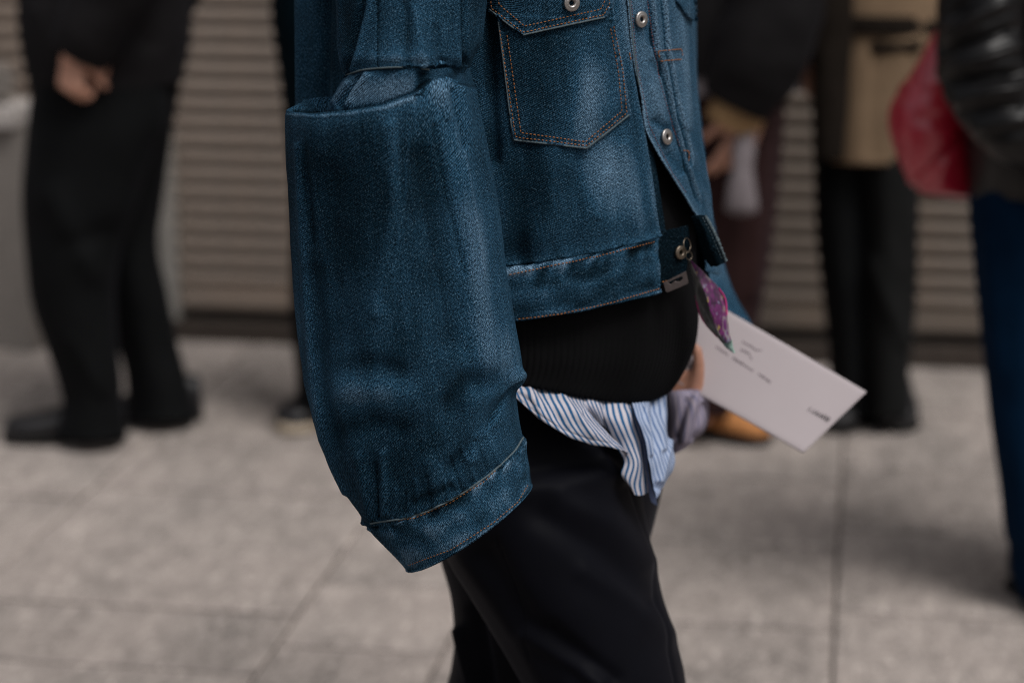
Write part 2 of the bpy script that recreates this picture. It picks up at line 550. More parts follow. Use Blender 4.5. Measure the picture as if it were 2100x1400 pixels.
def shutter_mat(name, base):
    m, t, b = mat(name)
    k = NT(t)
    v = k.coord('Object')
    n1 = k.noise(k.map(v, (1, 1, 0.25)), 2.2, 3, 0.6); n2 = k.noise(k.map(v, (0.3, 1, 1)), 30, 3)
    f = k.math('ADD', k.math('MULTIPLY', k.math('SUBTRACT', n1, 0.5), 0.7), k.math('MULTIPLY', k.math('SUBTRACT', n2, 0.5), 0.4))
    col = k.mix(1.0, cval(base), k.math('ADD', f, 1.0), 'MULTIPLY')
    col = k.mix(k.math('MULTIPLY', k.math('SUBTRACT', n1, 0.45), 2.0, clamp=True), col, k.mix(1.0, col, cval((1.1, 0.93, 0.78)), 'MULTIPLY'))
    k.l(col, b.inputs['Base Color'])
    b.inputs['Roughness'].default_value = 0.55
    b.inputs['Specular IOR Level'].default_value = 0.4
    return m
M['slat'] = shutter_mat('painted_shutter_metal', (0.235, 0.192, 0.162))
M['rail'] = shutter_mat('shutter_rail_metal', (0.26, 0.25, 0.235))

WT = 5.90
def roller_shutter(label, s0, s1, pitch, z0, n, depth, ms='slat'):
    root = bpy.data.objects.new('roller_shutter', None); COL.objects.link(root)
    tag(root, label, 'shutter', 'roller shutters behind the passers-by')
    prof = []
    hh = pitch
    fh = hh * 0.69
    for i in range(9):
        a = i / 8
        prof.append((-depth * (0.35 + 0.65 * math.sin(math.pi * min(1, 0.12 + 0.88 * a)) ** 0.8), fh * a))
    prof = [(0.034, 0.0)] + prof + [(0.034, fh), (0.034, hh * 1.01)]
    L = s1 - s0
    v = [(x, y, z) for x in (0, L) for (y, z) in prof]
    k = len(prof)
    f = [(i, k + i, k + i + 1, i + 1) for i in range(k - 1)]
    me = bpy.data.meshes.new('slat'); me.from_pydata(v, [], f); me.update()
    me.polygons.foreach_set('use_smooth', [True] * len(me.polygons))
    me.materials.append(M[ms])
    for i in range(n):
        o = bpy.data.objects.new('slat', me); COL.objects.link(o); o.parent = root
        o.matrix_local = Matrix.Translation(Vector(W(s0, WT + random.uniform(-.0008, .0008), z0 + i * pitch))) @ STREET
    sbox('bottom_rail', s0, s1, WT - 0.02, WT + 0.012, z0 - 0.068, z0 - 0.006, M[ms], root)
    return root

M['slat_dimmed'] = shutter_mat('dimmed_shutter_metal', (0.150, 0.122, 0.101))  # slat metal darkened to offset the sun on this stretch
roller_shutter('beige slatted roller shutter between the black-clad walker and the denim sleeve', -1.83, -0.72, 0.0475, 0.152, 44, 0.017)
roller_shutter('beige slatted roller shutter toned darker as shade behind the camel coat and red bag', -0.66, 1.9, 0.0475, 0.152, 44, 0.015, 'slat_dimmed')
roller_shutter('beige slatted roller shutter above the low stone plinth at the picture edge', -3.9, -2.12, 0.0475, 0.152, 44, 0.017)
fac = bpy.data.objects.new('shop_building', None); COL.objects.link(fac)
tag(fac, 'drab shop front facade holding the beige roller shutters', 'building')
sbox('pier', -2.10, -1.885, WT - 0.05, WT + 0.3, 0.0, 3.4, M['wall'], fac)
sbox('pier', 1.95, 4.2, WT - 0.05, WT + 0.3, 0.0, 3.4, M['wall'], fac)
sbox('lintel', -4.2, 4.2, WT - 0.08, WT + 0.3, 2.26, 3.1, M['wall'], fac)
sbox('upper_wall', -4.2, 4.2, WT - 0.04, WT + 0.3, 3.12, 8.0, M['wall'], fac)
sbox('guide_rail', -1.882, -1.832, WT - 0.035, WT + 0.05, 0.0, 2.25, M['rail'], fac, 0.004)
sbox('guide_rail', -0.715, -0.665, WT - 0.035, WT + 0.05, 0.0, 2.25, M['rail'], fac, 0.004)  # added rail, out of sight, where the darkened slats start
sbox('guide_rail', 1.90, 1.948, WT - 0.035, WT + 0.05, 0.0, 2.25, M['rail'], fac, 0.004)
sbox('threshold', -1.88, 1.9, WT - 0.055, WT + 0.3, -0.02, 0.052, M['sill'], fac)
sbox('threshold', -3.9, -2.11, WT - 0.055, WT + 0.3, -0.02, 0.052, M['sill'], fac)
sbox('back_panel', -4.2, 4.2, WT + 0.09, WT + 0.13, 0.06, 2.3, M['sill'], fac, 0)

pl = bpy.data.objects.new('stone_plinth', None); COL.objects.link(pl)
pl.location = W(-2.5, 5.7)
tag(pl, 'low grey stone plinth with a pale cap at the picture edge', 'plinth')
def keep(o, par):
    o.parent = par
    o.matrix_parent_inverse = Matrix.Translation(par.location).inverted()
    return o
keep(sbox('plinth_block', -3.4, -2.17, 5.66, 5.84, 0, 0.60, M['plinth']), pl)
keep(sbox('plinth_cap', -3.44, -2.185, 5.63, 5.845, 0.603, 0.655, M['plinth_cap']), pl)
blk = sbox('stone_block', -2.62, -2.235, 5.68, 5.80, 0.657, 0.76, M['plinth'], None, 0.02)
tag(blk, 'small pale stone block lying on the plinth cap', 'stone block')

# ------------------------------------------------------------------ bodies
def capsule(bm, a, b, ra, rb, seg=14):
    a = Vector(a); b = Vector(b)
    d = b - a; L = d.length
    if L < 1e-6: return
    q = d.to_track_quat('Z', 'Y')
    rings = []
    prof = [(-ra * math.cos(t), ra * math.sin(t)) for t in (0.35, 0.8, 1.2)] + [(0, ra), (L, rb)] + [(L + rb * math.sin(t), rb * math.cos(t)) for t in (0.4, 0.8, 1.2)]
    for z, r in prof:
        rings.append([bm.verts.new(a + q @ Vector((r * math.cos(2 * math.pi * i / seg), r * math.sin(2 * math.pi * i / seg), z))) for i in range(seg)])
    for r0, r1 in zip(rings[:-1], rings[1:]):
        for i in range(seg):
            j = (i + 1) % seg
            bm.faces.new((r0[i], r0[j], r1[j], r1[i]))
    bm.faces.new(rings[0][::-1]); bm.faces.new(rings[-1])

def blob(bm, c, r):
    g = bmesh.ops.create_uvsphere(bm, u_segments=20, v_segments=12, radius=1)
    for v in g['verts']:
        v.co = Vector(c) + Vector((v.co.x * r[0], v.co.y * r[1], v.co.z * r[2]))

def hand_chains(wrist, fwd, nor, side, curl, spread=0.12, thumb_curl=0.4, size=1.0):
    """palm and five fingers: fwd along the fingers, nor = back of the hand, side = towards the thumb"""
    w = Vector(wrist); f = Vector(fwd).normalized(); s = Vector(side); s = (s - f * s.dot(f)).normalized(); n = f.cross(s)
    if n.dot(Vector(nor)) < 0: n = -n
    ch = []
    z = size
    for i, (off, ml, lens) in enumerate(((0.030, 0.088, (0.042, 0.026, 0.020)), (0.010, 0.092, (0.046, 0.029, 0.021)), (-0.010, 0.088, (0.042, 0.027, 0.020)), (-0.028, 0.080, (0.034, 0.021, 0.018)))):
        k0 = w + s * off * 0.55 * z
        k1 = w + f * ml * z + s * off * z
        ch.append([(k0, 0.014 * z), (k1, 0.0115 * z)])
        ang = curl[i] if isinstance(curl, (list, tuple)) else curl
        d = (f + s * (off * spread / 0.03)).normalized(); a = 0; p = k1; r = 0.0098 * z; pts = [(p, r)]
        for j, ln in enumerate(lens):
            a += ang * (0.8 if j == 0 else 1.0)
            dd = d * math.cos(a) - n * math.sin(a)
            p = p + dd * ln * z; r *= 0.9
            pts.append((p, r))
        ch.append(pts)
    p = w + s * 0.026 * z + f * 0.018 * z
    pts = [(p, 0.0145 * z)]
    a = 0.65
    for ln, r in ((0.040, 0.0125), (0.032, 0.0108), (0.026, 0.0088)):
        dd = (f * math.cos(a) + s * math.sin(a)) * math.cos(thumb_curl) - n * math.sin(thumb_curl)
        p = p + dd * ln * z; pts.append((p, r * z)); a -= 0.22
    ch.append(pts)
    return ch

def body(name, chains, blobs, m, voxel=0.006):
    bm = bmesh.new()
    for ch in chains:
        for (a, ra), (b, rb) in zip(ch[:-1], ch[1:]):
            capsule(bm, a, b, ra, rb)
    for c, r in blobs:
        blob(bm, c, r)
    me = bpy.data.meshes.new('tmp'); bm.to_mesh(me); bm.free()
    o = bpy.data.objects.new(name, me); COL.objects.link(o)
    r = o.modifiers.new('fuse', 'REMESH'); r.mode = 'VOXEL'; r.voxel_size = voxel; r.use_smooth_shade = True
    s = o.modifiers.new('soften', 'SMOOTH'); s.factor = 0.5; s.iterations = 3
    dg = bpy.context.evaluated_depsgraph_get()
    nm = bpy.data.meshes.new_from_object(o.evaluated_get(dg))
    o.modifiers.clear()
    o.data = nm; bpy.data.meshes.remove(me)
    nm.name = name
    nm.materials.clear(); nm.materials.append(m)
    nm.polygons.foreach_set('use_smooth', [True] * len(nm.polygons))
    return o

def figure(hip, face, sh_z=1.40, feet=None, hands=None, shoulder_w=0.19, H=1.72, m=None):
    """standing figure: hip centre, facing direction (xy), feet = two ankle points, hands = [(elbow, wrist, hand chains)]"""
    hip = Vector(hip); fx = Vector((face[0], face[1], 0)).normalized(); sx = Vector((fx.y, -fx.x, 0))   # sx = figure's right
    chest = Vector((hip.x, hip.y, sh_z - 0.12)); neck = Vector((hip.x, hip.y, sh_z + 0.03))
    ch = [[(hip, 0.115), (hip + Vector((0, 0, 0.16)), 0.10), (chest, 0.115)], [(chest, 0.08), (neck, 0.055), (neck + Vector((0, 0, 0.09)) + fx * 0.01, 0.05)]]
    for sg in (1, -1):
        ch.append([(hip + sx * sg * 0.04, 0.105), (hip + sx * sg * 0.085 - Vector((0, 0, 0.05)), 0.09)])
        ch.append([(chest, 0.09), (Vector((hip.x, hip.y, sh_z - 0.03)) + sx * sg * (shoulder_w - 0.03), 0.06)])
    for sg, (h, kn, a) in zip((1, -1), feet):
        h = Vector(h); kn = Vector(kn); a = Vector(a)
        ch.append([(hip + sx * sg * 0.03, 0.09), (h, 0.072), (kn, 0.048), (a, 0.032)])
        ch.append([(a, 0.028), (Vector((a.x, a.y, 0.055)), 0.018)])
    for sg, hd in zip((1, -1), hands):
        el, wr, hc = hd
        shp = Vector((hip.x, hip.y, sh_z - 0.03)) + sx * sg * shoulder_w
        ch.append([(shp, 0.05), (Vector(el), 0.038), (Vector(wr), 0.026)])
        ch += hc
    hc_ = neck + Vector((0, 0, 0.20)) + fx * 0.02
    bl = [(hc_, (0.078, 0.088, 0.11)), (hc_ + fx * 0.03 - Vector((0, 0, 0.07)), (0.055, 0.055, 0.055)), (hc_ + fx * 0.10 - Vector((0, 0, 0.02)), (0.014, 0.016, 0.022)),
          (hc_ + sx * 0.08, (0.014, 0.018, 0.03)), (hc_ - sx * 0.08, (0.014, 0.018, 0.03)),
          (hc_ + fx * 0.088 - Vector((0, 0, 0.062)), (0.02, 0.012, 0.008))]
    o = body('person', ch, bl, m or M['skin_b'])
    # hair cap
    bm = bmesh.new(); blob(bm, hc_ + Vector((0, 0, 0.022)) - fx * 0.012, (0.087, 0.096, 0.112))
    bmesh.ops.delete(bm, geom=[v for v in bm.verts if (v.co - hc_).dot(fx) > 0.03 and v.co.z < hc_.z + 0.05 or v.co.z < hc_.z - 0.07], context='VERTS')
    me = bpy.data.meshes.new('hair'); bm.to_mesh(me); bm.free(); me.materials.append(M['hair'])
    me.polygons.foreach_set('use_smooth', [True] * len(me.polygons))
    h = bpy.data.objects.new('hair', me); COL.objects.link(h); h.parent = o
    return o

def relaxed_hand(wr, fx, sx_out, thumb_dir=None, curl=0.45):
    return hand_chains(wr, (0, 0, -1), sx_out, thumb_dir if thumb_dir is not None else fx, curl)

def loft(rings, nv, nu):
    R = np.array([cr(r, nu, True) for r in rings])
    return cr(R, nv)

def crumple(V, N, amp, sc, stretch=(1, 1, 1), seed=0.0):
    q = V * np.array(stretch) * sc + seed
    n = noise(q) + 0.5 * noise(q * 2.1 + 7)
    return V + N * (amp * n)[..., None]

def garment(name, rings, m, parent, nv=60, nu=48, amp=0.012, sc=7, stretch=(1, 1, 0.45), seed=0.0, strokes=(), thick=0.003, wear_shading=None):
    V = loft(rings, nv, nu)
    N = outward(V, True)
    V = crumple(V, N, amp, sc, stretch, seed)
    w = None
    if strokes:
        V, w = folds(V, N, strokes)
    return grid(name, V, True, m, parent, wear_shading=w, thick=thick)

def tube(path, radii, n=16):
    """rings along a 3-D path; radii are numbers or (a, b)"""
    path = [Vector(p) for p in path]
    out = []
    for i, p in enumerate(path):
        d = (path[min(i + 1, len(path) - 1)] - path[max(i - 1, 0)]).normalized()
        u = Vector((0, 1, 0)).cross(d)
        if u.length < 0.1: u = Vector((1, 0, 0))
        u.normalize(); v = d.cross(u)
        r = radii[i]; a, b = r if isinstance(r, tuple) else (r, r)
        out.append(np.array([p + u * a * math.cos(2 * math.pi * k / n) + v * b * math.sin(2 * math.pi * k / n) for k in range(n)]))
    return out

def shoe(parent, heel, toe, w, h, mu, ms, ankle_h=0.10, sole=0.022):
    """heel and toe on the ground (xy); sole and upper as two parts"""
    heel = Vector((heel[0], heel[1], 0)); toe = Vector((toe[0], toe[1], 0))
    d = toe - heel; L = d.length; d.normalize(); s = Vector((d.y, -d.x, 0))
    prof = [(0.0, .55, .80), (0.03, .74, .95), (0.15, .80, 1.0), (0.30, .78, 1.0), (0.45, .86, .80), (0.60, .98, .60), (0.75, 1.0, .50), (0.88, .88, .44), (0.96, .60, .36), (1.0, .32, .22)]
    n = 20
    def ring(x, ww, z0, z1):
        c = heel + d * (x * L)
        pts = []
        for k in range(n):
            a = 2 * math.pi * k / n
            zz = z0 + (z1 - z0) * (0.5 + 0.5 * math.copysign(abs(math.sin(a)) ** 0.7, math.sin(a)))
            pts.append(c + s * (ww * w / 2 * math.copysign(abs(math.cos(a)) ** 0.75, math.cos(a))) + Vector((0, 0, zz)))
        return np.array(pts)
    up = [ring(x, ww * 0.95, sole * 0.7, sole + h * hh) for x, ww, hh in prof]
    so_ = [ring(x * 1.02 - 0.01, ww * 1.04, 0.001, sole) for x, ww, hh in prof]
    for nm, rr, mm in (('shoe', up, mu), ('shoe_sole', so_, ms)):
        V = cr(np.array(rr), 40)
        V = np.concatenate([V[:1].mean(1, keepdims=True).repeat(n, 1), V, V[-1:].mean(1, keepdims=True).repeat(n, 1)], 0)
        o = grid(nm, V, True, mm, parent)
        if nm == 'shoe': up_o = o
    o.parent = up_o
    return up_o

# ------------------------------------------------------------------ passers-by
def gxy(px, py):
    g = G(px, py); return g[0], g[1]

# --- black-clad walker
YL = 5.10
fl, rl = gxy(140, 902), gxy(330, 858)
hipL = P(215, 60, YL)
wrL = P(150, 108, YL - 0.20)
pL = figure(hipL, (-1, -0.12), 1.42, feet=[(P(265, 220, YL + .1), P(262, 500, YL + .1), P(335, 830, YL + .1)), (P(200, 230, YL - .04), P(152, 510, YL - .07), P(192, 855, YL - .07))],
            hands=[(P(330, -60, YL + 0.15), P(300, 60, YL + 0.1), relaxed_hand(P(300, 70, YL + 0.1), (-1, 0, 0), (0, 1, 0))),
                   (P(262, -80, YL - 0.20), wrL, hand_chains(P(148, 108, YL - 0.20), (-0.05, -0.15, -1), (-0.2, -1, 0), (0.9, -0.35, 0.1), [1.25, 1.35, 1.4, 1.45], 0.02, 0.75, 0.86))])
tag(pL, 'person in black jacket and wide black trousers striding past the shutter', 'person', 'passers-by behind')
garment('jacket', [sil(120, -430, 300, -430, 5, YL, 0.07), sil(70, -400, 345, -400, 8, YL, 0.12), sil(52, -250, 372, -250, 10, YL, 0.15), sil(42, -80, 392, -80, 10, YL, 0.17), sil(38, 30, 394, 20, 12, YL, 0.18), sil(45, 110, 388, 100, 14, YL, 0.175), sil(58, 178, 372, 168, 15, YL, 0.165)],
        M['black_a'], pL, 70, 60, 0.014, 6, seed=1.0, strokes=[([(330, -40), (250, 120)], 18, 0.012, 0), ([(240, -60), (300, 90)], 14, -0.014, 0), ([(80, 20), (120, 150)], 16, 0.012, 0), ([(200, 20), (210, 160)], 12, -0.012, 0)], thick=0.006)
garment('jacket_sleeve', tube([P(300, -400, YL - 0.12), P(300, -250, YL - 0.2), P(268, -85, YL - 0.22), P(205, 30, YL - 0.21), P(160, 112, YL - 0.2)], [0.09, 0.088, 0.085, 0.078, 0.066]),
        M['black_a'], pL, 50, 32, 0.014, 9, (1, 1, 1), 2.0, thick=0.005)
garment('jacket_sleeve', tube([P(330, -400, YL + 0.14), P(340, -60, YL + 0.16), P(302, 72, YL + 0.1)], [0.09, 0.085, 0.066]), M['black_a'], pL, 40, 32, 0.012, 9, (1, 1, 1), 3.0, thick=0.005)
garment('trousers', [sil(70, 100, 345, 100, 5, YL - .02, 0.13), sil(62, 230, 345, 230, 5, YL - .04, 0.14), sil(55, 300, 320, 300, 5, YL - .06, 0.13), sil(48, 400, 285, 400, 5, YL - .07, 0.12), sil(50, 500, 255, 500, 5, YL - .07, 0.115), sil(60, 600, 240, 600, 6, YL - .07, 0.11), sil(84, 690, 244, 690, 6, YL - .07, 0.105), sil(112, 770, 250, 770, 6, YL - .07, 0.10), sil(126, 825, 250, 825, 8, YL - .07, 0.095), sil(116, 872, 256, 872, 14, YL - .07, 0.095), sil(112, 888, 262, 886, 14, YL - .07, 0.10)],
        M['black_b'], pL, 80, 48, 0.012, 6, seed=4.0, strokes=[([(110, 400), (190, 560)], 22, 0.016, 0), ([(150, 500), (220, 480)], 20, -0.012, 0), ([(150, 700), (210, 800)], 14, 0.01, 0)])
garment('trouser_leg', [sil(150, 100, 380, 100, 5, YL + .1, 0.12), sil(150, 220, 368, 220, 5, YL + .1, 0.13), sil(160, 320, 348, 320, 5, YL + .1, 0.12), sil(180, 420, 330, 420, 5, YL + .1, 0.11), sil(198, 500, 322, 500, 5, YL + .1, 0.10), sil(214, 580, 338, 580, 5, YL + .1, 0.10), sil(232, 680, 362, 680, 5, YL + .1, 0.09), sil(254, 760, 382, 760, 5, YL + .1, 0.09), sil(262, 838, 404, 836, 8, YL + .1, 0.09), sil(258, 856, 408, 852, 8, YL + .1, 0.095)],
        M['black_b'], pL, 80, 48, 0.012, 6, seed=5.0)
shoe(pL, gxy(258, 898), gxy(10, 905), 0.105, 0.085, M['shoe_black'], M['sole_dark'])
shoe(pL, gxy(415, 855), gxy(235, 862), 0.10, 0.085, M['shoe_black'], M['sole_dark'])

# --- navy figure mostly behind the denim sleeve
YH = 5.16
pH = figure(P(735, 60, YH), (0.3, -1), 1.42, feet=[(P(663, 220, YH), P(660, 470, YH), P(650, 835, YH)), (P(801, 220, YH), P(796, 470, YH), P(822, 835, YH))],
            hands=[(P(600, -120, YH), P(612, 60, YH), relaxed_hand(P(612, 62, YH), (0, -1, 0), (-1, 0, 0))), (P(880, -120, YH), P(880, 60, YH), relaxed_hand(P(880, 62, YH), (0, -1, 0), (1, 0, 0)))])
tag(pH, 'person in dark navy clothes almost hidden behind the denim sleeve', 'person', 'passers-by behind')
garment('coat', [sil(640, -420, 830, -420, 5, YH, 0.07), sil(590, -390, 880, -390, 5, YH, 0.12), sil(565, -200, 900, -200, 8, YH, 0.15), sil(556, 0, 905, 0, 8, YH, 0.16), sil(566, 110, 900, 110, 8, YH, 0.16), sil(582, 230, 885, 230, 10, YH, 0.16), sil(590, 330, 870, 330, 12, YH, 0.155)], M['navy'], pH, 60, 48, 0.012, 6, seed=8.0)
for x0, x1, x2, x3, sd_ in ((592, 735, 606, 690, 1.), (735, 868, 790, 880, 2.)):
    garment('trouser_leg', [sil(x0, 220, x1, 220, 5, YH, 0.11), sil(x0 + 2, 450, x1 - 10, 450, 5, YH, 0.10), sil(x0 + 4, 650, x1 - 25, 650, 5, YH, 0.09), sil(x2, 780, x3, 780, 5, YH, 0.075), sil(x2, 840, x3, 840, 6, YH, 0.07)], M['black_b'], pH, 50, 40, 0.01, 6, seed=sd_)
shoe(pH, gxy(690, 850), gxy(585, 893), 0.105, 0.075, M['shoe_black'], M['sole_cream'], sole=0.03)
shoe(pH, gxy(830, 850), gxy(860, 895), 0.105, 0.075, M['shoe_black'], M['sole_cream'], sole=0.03)

# --- maroon trousers and tan shoes
YA = 5.10
hA = P(1545, 236, YA - 0.16)
pA = figure(P(1450, 60, YA), (0.8, -0.6), 1.42, feet=[(P(1505, 220, YA - .03), P(1498, 480, YA - .03), P(1436, 845, YA - .05)), (P(1390, 200, YA + .05), P(1378, 450, YA + .06), P(1350, 825, YA + .08))],
            hands=[(P(1610, -60, YA - 0.10), hA, hand_chains(hA, (-0.45, -0.1, -1), (0.3, -0.9, 0.2), (-0.9, -0.3, 0), [0.35, 0.55, 0.7, 0.8], 0.05, 0.5)),
                   (P(1310, -60, YA + 0.1), P(1310, 100, YA + 0.05), relaxed_hand(P(1310, 102, YA + 0.05), (1, 0, 0), (-1, 0, 0)))])
tag(pA, 'person in black jacket and maroon trousers with tan shoes', 'person', 'passers-by behind')
garment('jacket', [sil(1360, -430, 1540, -430, 5, YA, 0.07), sil(1310, -400, 1590, -400, 8, YA, 0.12), sil(1292, -200, 1630, -200, 10, YA, 0.15), sil(1288, 0, 1652, 0, 10, YA, 0.17), sil(1290, 90, 1650, 90, 12, YA, 0.17), sil(1300, 150, 1640, 150, 12, YA, 0.165)], M['black_a'], pA, 60, 56, 0.014, 6, seed=11.)
garment('jacket_sleeve', tube([P(1600, -390, YA - 0.08), P(1625, -180, YA - 0.16), P(1604, -30, YA - 0.19), P(1560, 110, YA - 0.20), P(1510, 215, YA - 0.19)], [0.09, 0.095, 0.10, 0.10, 0.075]), M['black_a'], pA, 50, 32, 0.012, 9, (1, 1, 1), 12., thick=0.005)
garment('jacket_sleeve', tube([P(1320, -390, YA + 0.08), P(1305, -60, YA + 0.12), P(1312, 100, YA + 0.06)], [0.09, 0.085, 0.07]), M['black_a'], pA, 40, 32, 0.012, 9, (1, 1, 1), 13., thick=0.005)
garment('sleeve_lining', tube([P(1528, 190, YA - 0.19), P(1512, 232, YA - 0.19), P(1500, 258, YA - 0.185)], [(0.050, 0.045), (0.062, 0.05), (0.058, 0.045)]), M['tan_cuff'], pA, 20, 28, 0.004, 20, (1, 1, 1), 14.)
garment('shirt_hem', [sil(1310, 120, 1632, 120, 8, YA, 0.15), sil(1308, 160, 1640, 155, 10, YA, 0.155), sil(1306, 190, 1648, 185, 10, YA, 0.158)], M['pale_cloth'], pA, 20, 48, 0.005, 8, seed=15.)
garment('trousers', [sil(1400, 100, 1612, 100, 5, YA - .02, 0.13), sil(1405, 220, 1606, 220, 5, YA - .03, 0.13), sil(1410, 340, 1602, 340, 5, YA - .03, 0.125), sil(1412, 450, 1592, 450, 5, YA - .03, 0.115), sil(1410, 560, 1576, 560, 5, YA - .04, 0.105), sil(1400, 660, 1554, 660, 5, YA - .05, 0.10), sil(1385, 760, 1520, 760, 5, YA - .05, 0.09), sil(1375, 850, 1495, 850, 8, YA - .05, 0.085)], M['maroon'], pA, 70, 48, 0.012, 6, seed=16., strokes=[([(1560, 250), (1540, 600)], 16, 0.016, 0), ([(1500, 300), (1480, 700)], 16, -0.012, 0)])
garment('trouser_leg', [sil(1310, 100, 1470, 100, 5, YA + .05, 0.12), sil(1312, 400, 1450, 400, 5, YA + .06, 0.11), sil(1305, 650, 1420, 650, 5, YA + .08, 0.09), sil(1300, 840, 1400, 840, 5, YA + .08, 0.08)], M['maroon'], pA, 50, 40, 0.01, 6, seed=17.)
shoe(pA, gxy(1385, 868), gxy(1572, 912), 0.115, 0.085, M['shoe_tan'], M['sole_dark'])
shoe(pA, gxy(1290, 850), gxy(1440, 868), 0.105, 0.085, M['shoe_tan'], M['sole_dark'])
pouch = garment('paper_pouch', [sil(1512, 262, 1548, 262, 2, YA - .21, 0.010), sil(1504, 300, 1548, 300, 2, YA - .21, 0.02), sil(1496, 360, 1546, 360, 2, YA - .21, 0.028), sil(1488, 400, 1552, 400, 2, YA - .21, 0.03), sil(1486, 430, 1554, 430, 2, YA - .21, 0.026), sil(1500, 440, 1545, 440, 2, YA - .21, 0.006)], M['pale_cloth'], None, 30, 30, 0.004, 25, (1, 1, 1), 18.)
tag(pouch, 'pale crumpled pouch held in the hand of the person in maroon trousers', 'pouch')

# --- camel coat
YB = 5.22
pB = figure(P(1790, 100, YB), (-0.3, -1), 1.44, feet=[(P(1736, 240, YB), P(1729, 520, YB), P(1742, 840, YB)), (P(1822, 240, YB - .03), P(1823, 520, YB - .03), P(1824, 835, YB - .03))],
            hands=[(P(1650, -180, YB - .05), P(1720, -260, YB - 0.18), hand_chains(P(1720, -260, YB - .18), (1, -.3, 0.3), (0, -1, 0), (0, 0, 1), 0.4)), (P(1925, -160, YB), P(1860, -250, YB - .18), hand_chains(P(1860, -250, YB - .18), (-1, -.3, 0.3), (0, -1, 0), (0, 0, 1), 0.4))])
tag(pB, 'person in camel coat and black trousers beside the red bag', 'person', 'passers-by behind')
garment('coat', [sil(1700, -420, 1880, -420, 5, YB, 0.07), sil(1655, -390, 1925, -390, 5, YB, 0.12), sil(1650, -200, 1950, -200, 8, YB, 0.15), sil(1655, 0, 1945, 0, 8, YB, 0.165), sil(1662, 150, 1925, 150, 8, YB, 0.165), sil(1668, 240, 1905, 240, 10, YB, 0.165), sil(1672, 322, 1888, 328, 12, YB, 0.16)], M['camel'], pB, 70, 56, 0.020, 5, seed=21., strokes=[([(1800, 60), (1790, 320)], 10, -0.012, 0), ([(1850, 100), (1870, 320)], 14, 0.010, 0)])
garment('scarf', [sil(1675, -300, 1740, -300, 3, YB - .17, 0.02), sil(1662, -60, 1748, -60, 3, YB - .175, 0.03), sil(1660, 60, 1750, 60, 3, YB - .185, 0.03), sil(1664, 200, 1740, 200, 3, YB - .19, 0.03), sil(1668, 326, 1728, 326, 4, YB - .19, 0.025)], M['camel_dark'], pB, 60, 30, 0.008, 12, seed=22.)  # dark strip in place of the coat's dark open front
garment('belt', [sil(1655, 22, 1945, 28, 9, YB, 0.178), sil(1654, 45, 1945, 50, 9, YB, 0.180), sil(1655, 62, 1944, 68, 9, YB, 0.178)], M['camel_dark'], pB, 12, 56, 0.002, 8, seed=23.)
garment('pocket_flap', [sil(1772, 88, 1892, 82, 3, YB - .155, 0.016), sil(1772, 98, 1892, 92, 3, YB - .158, 0.018), sil(1773, 110, 1892, 104, 3, YB - .155, 0.016)], M['camel_dark'], pB, 10, 24, 0.001, 8)
garment('trousers', [sil(1672, 220, 1800, 220, 4, YB, 0.12), sil(1668, 340, 1792, 340, 4, YB, 0.12), sil(1672, 480, 1786, 480, 4, YB, 0.115), sil(1688, 620, 1784, 620, 4, YB, 0.105), sil(1698, 740, 1786, 740, 4, YB, 0.10), sil(1696, 850, 1788, 850, 6, YB, 0.095)], M['black_b'], pB, 60, 44, 0.012, 6, seed=24.)
garment('trouser_leg', [sil(1755, 220, 1888, 220, 4, YB - .03, 0.12), sil(1760, 340, 1882, 340, 4, YB - .03, 0.125), sil(1765, 480, 1880, 480, 4, YB - .03, 0.12), sil(1772, 620, 1876, 620, 4, YB - .03, 0.11), sil(1776, 740, 1872, 740, 4, YB - .03, 0.105), sil(1776, 850, 1872, 850, 6, YB - .03, 0.10)], M['charcoal'], pB, 60, 44, 0.016, 7, seed=25., strokes=[([(1790, 540), (1850, 700)], 14, 0.014, 0)])
shoe(pB, gxy(1750, 845), gxy(1705, 890), 0.11, 0.08, M['shoe_black'], M['sole_dark'])
shoe(pB, gxy(1830, 840), gxy(1838, 888), 0.115, 0.08, M['shoe_black'], M['sole_dark'])

# --- leather jacket, jeans and red bag
YC = 4.0
pC = figure(P(2185, 320, YC), (0.6, -0.8), 1.40, feet=[(P(2112, 330, YC), P(2103, 760, YC), P(2146, 1190, YC)), (P(2265, 330, YC + .05), P(2272, 760, YC + .07), P(2282, 1170, YC + .08))],
            hands=[(P(1990, 190, YC - .08), P(2140, 300, YC - .2), hand_chains(P(2140, 302, YC - .2), (1, -0.3, -0.1), (0, -0.4, 1), (0, -1, 0.3), 0.4)), (P(2370, 150, YC + .1), P(2360, 330, YC), relaxed_hand(P(2360, 332, YC), (0, -1, 0), (1, 0, 0)))])
tag(pC, 'person in glossy black leather jacket and dark blue jeans at the picture edge', 'person', 'passers-by behind')
garment('leather_jacket', [sil(2090, -320, 2280, -320, 5, YC, 0.07), sil(2010, -290, 2350, -290, 8, YC, 0.12), sil(1985, -100, 2385, -100, 12, YC, 0.16), sil(1980, 80, 2395, 80, 12, YC, 0.175), sil(1978, 220, 2395, 220, 14, YC, 0.18), sil(1980, 330, 2390, 330, 15, YC, 0.18), sil(1986, 398, 2375, 398, 18, YC, 0.17)], M['leather'], pC, 90, 80, 0.016, 8, (1, 1, 0.8), 31., thick=0.006)
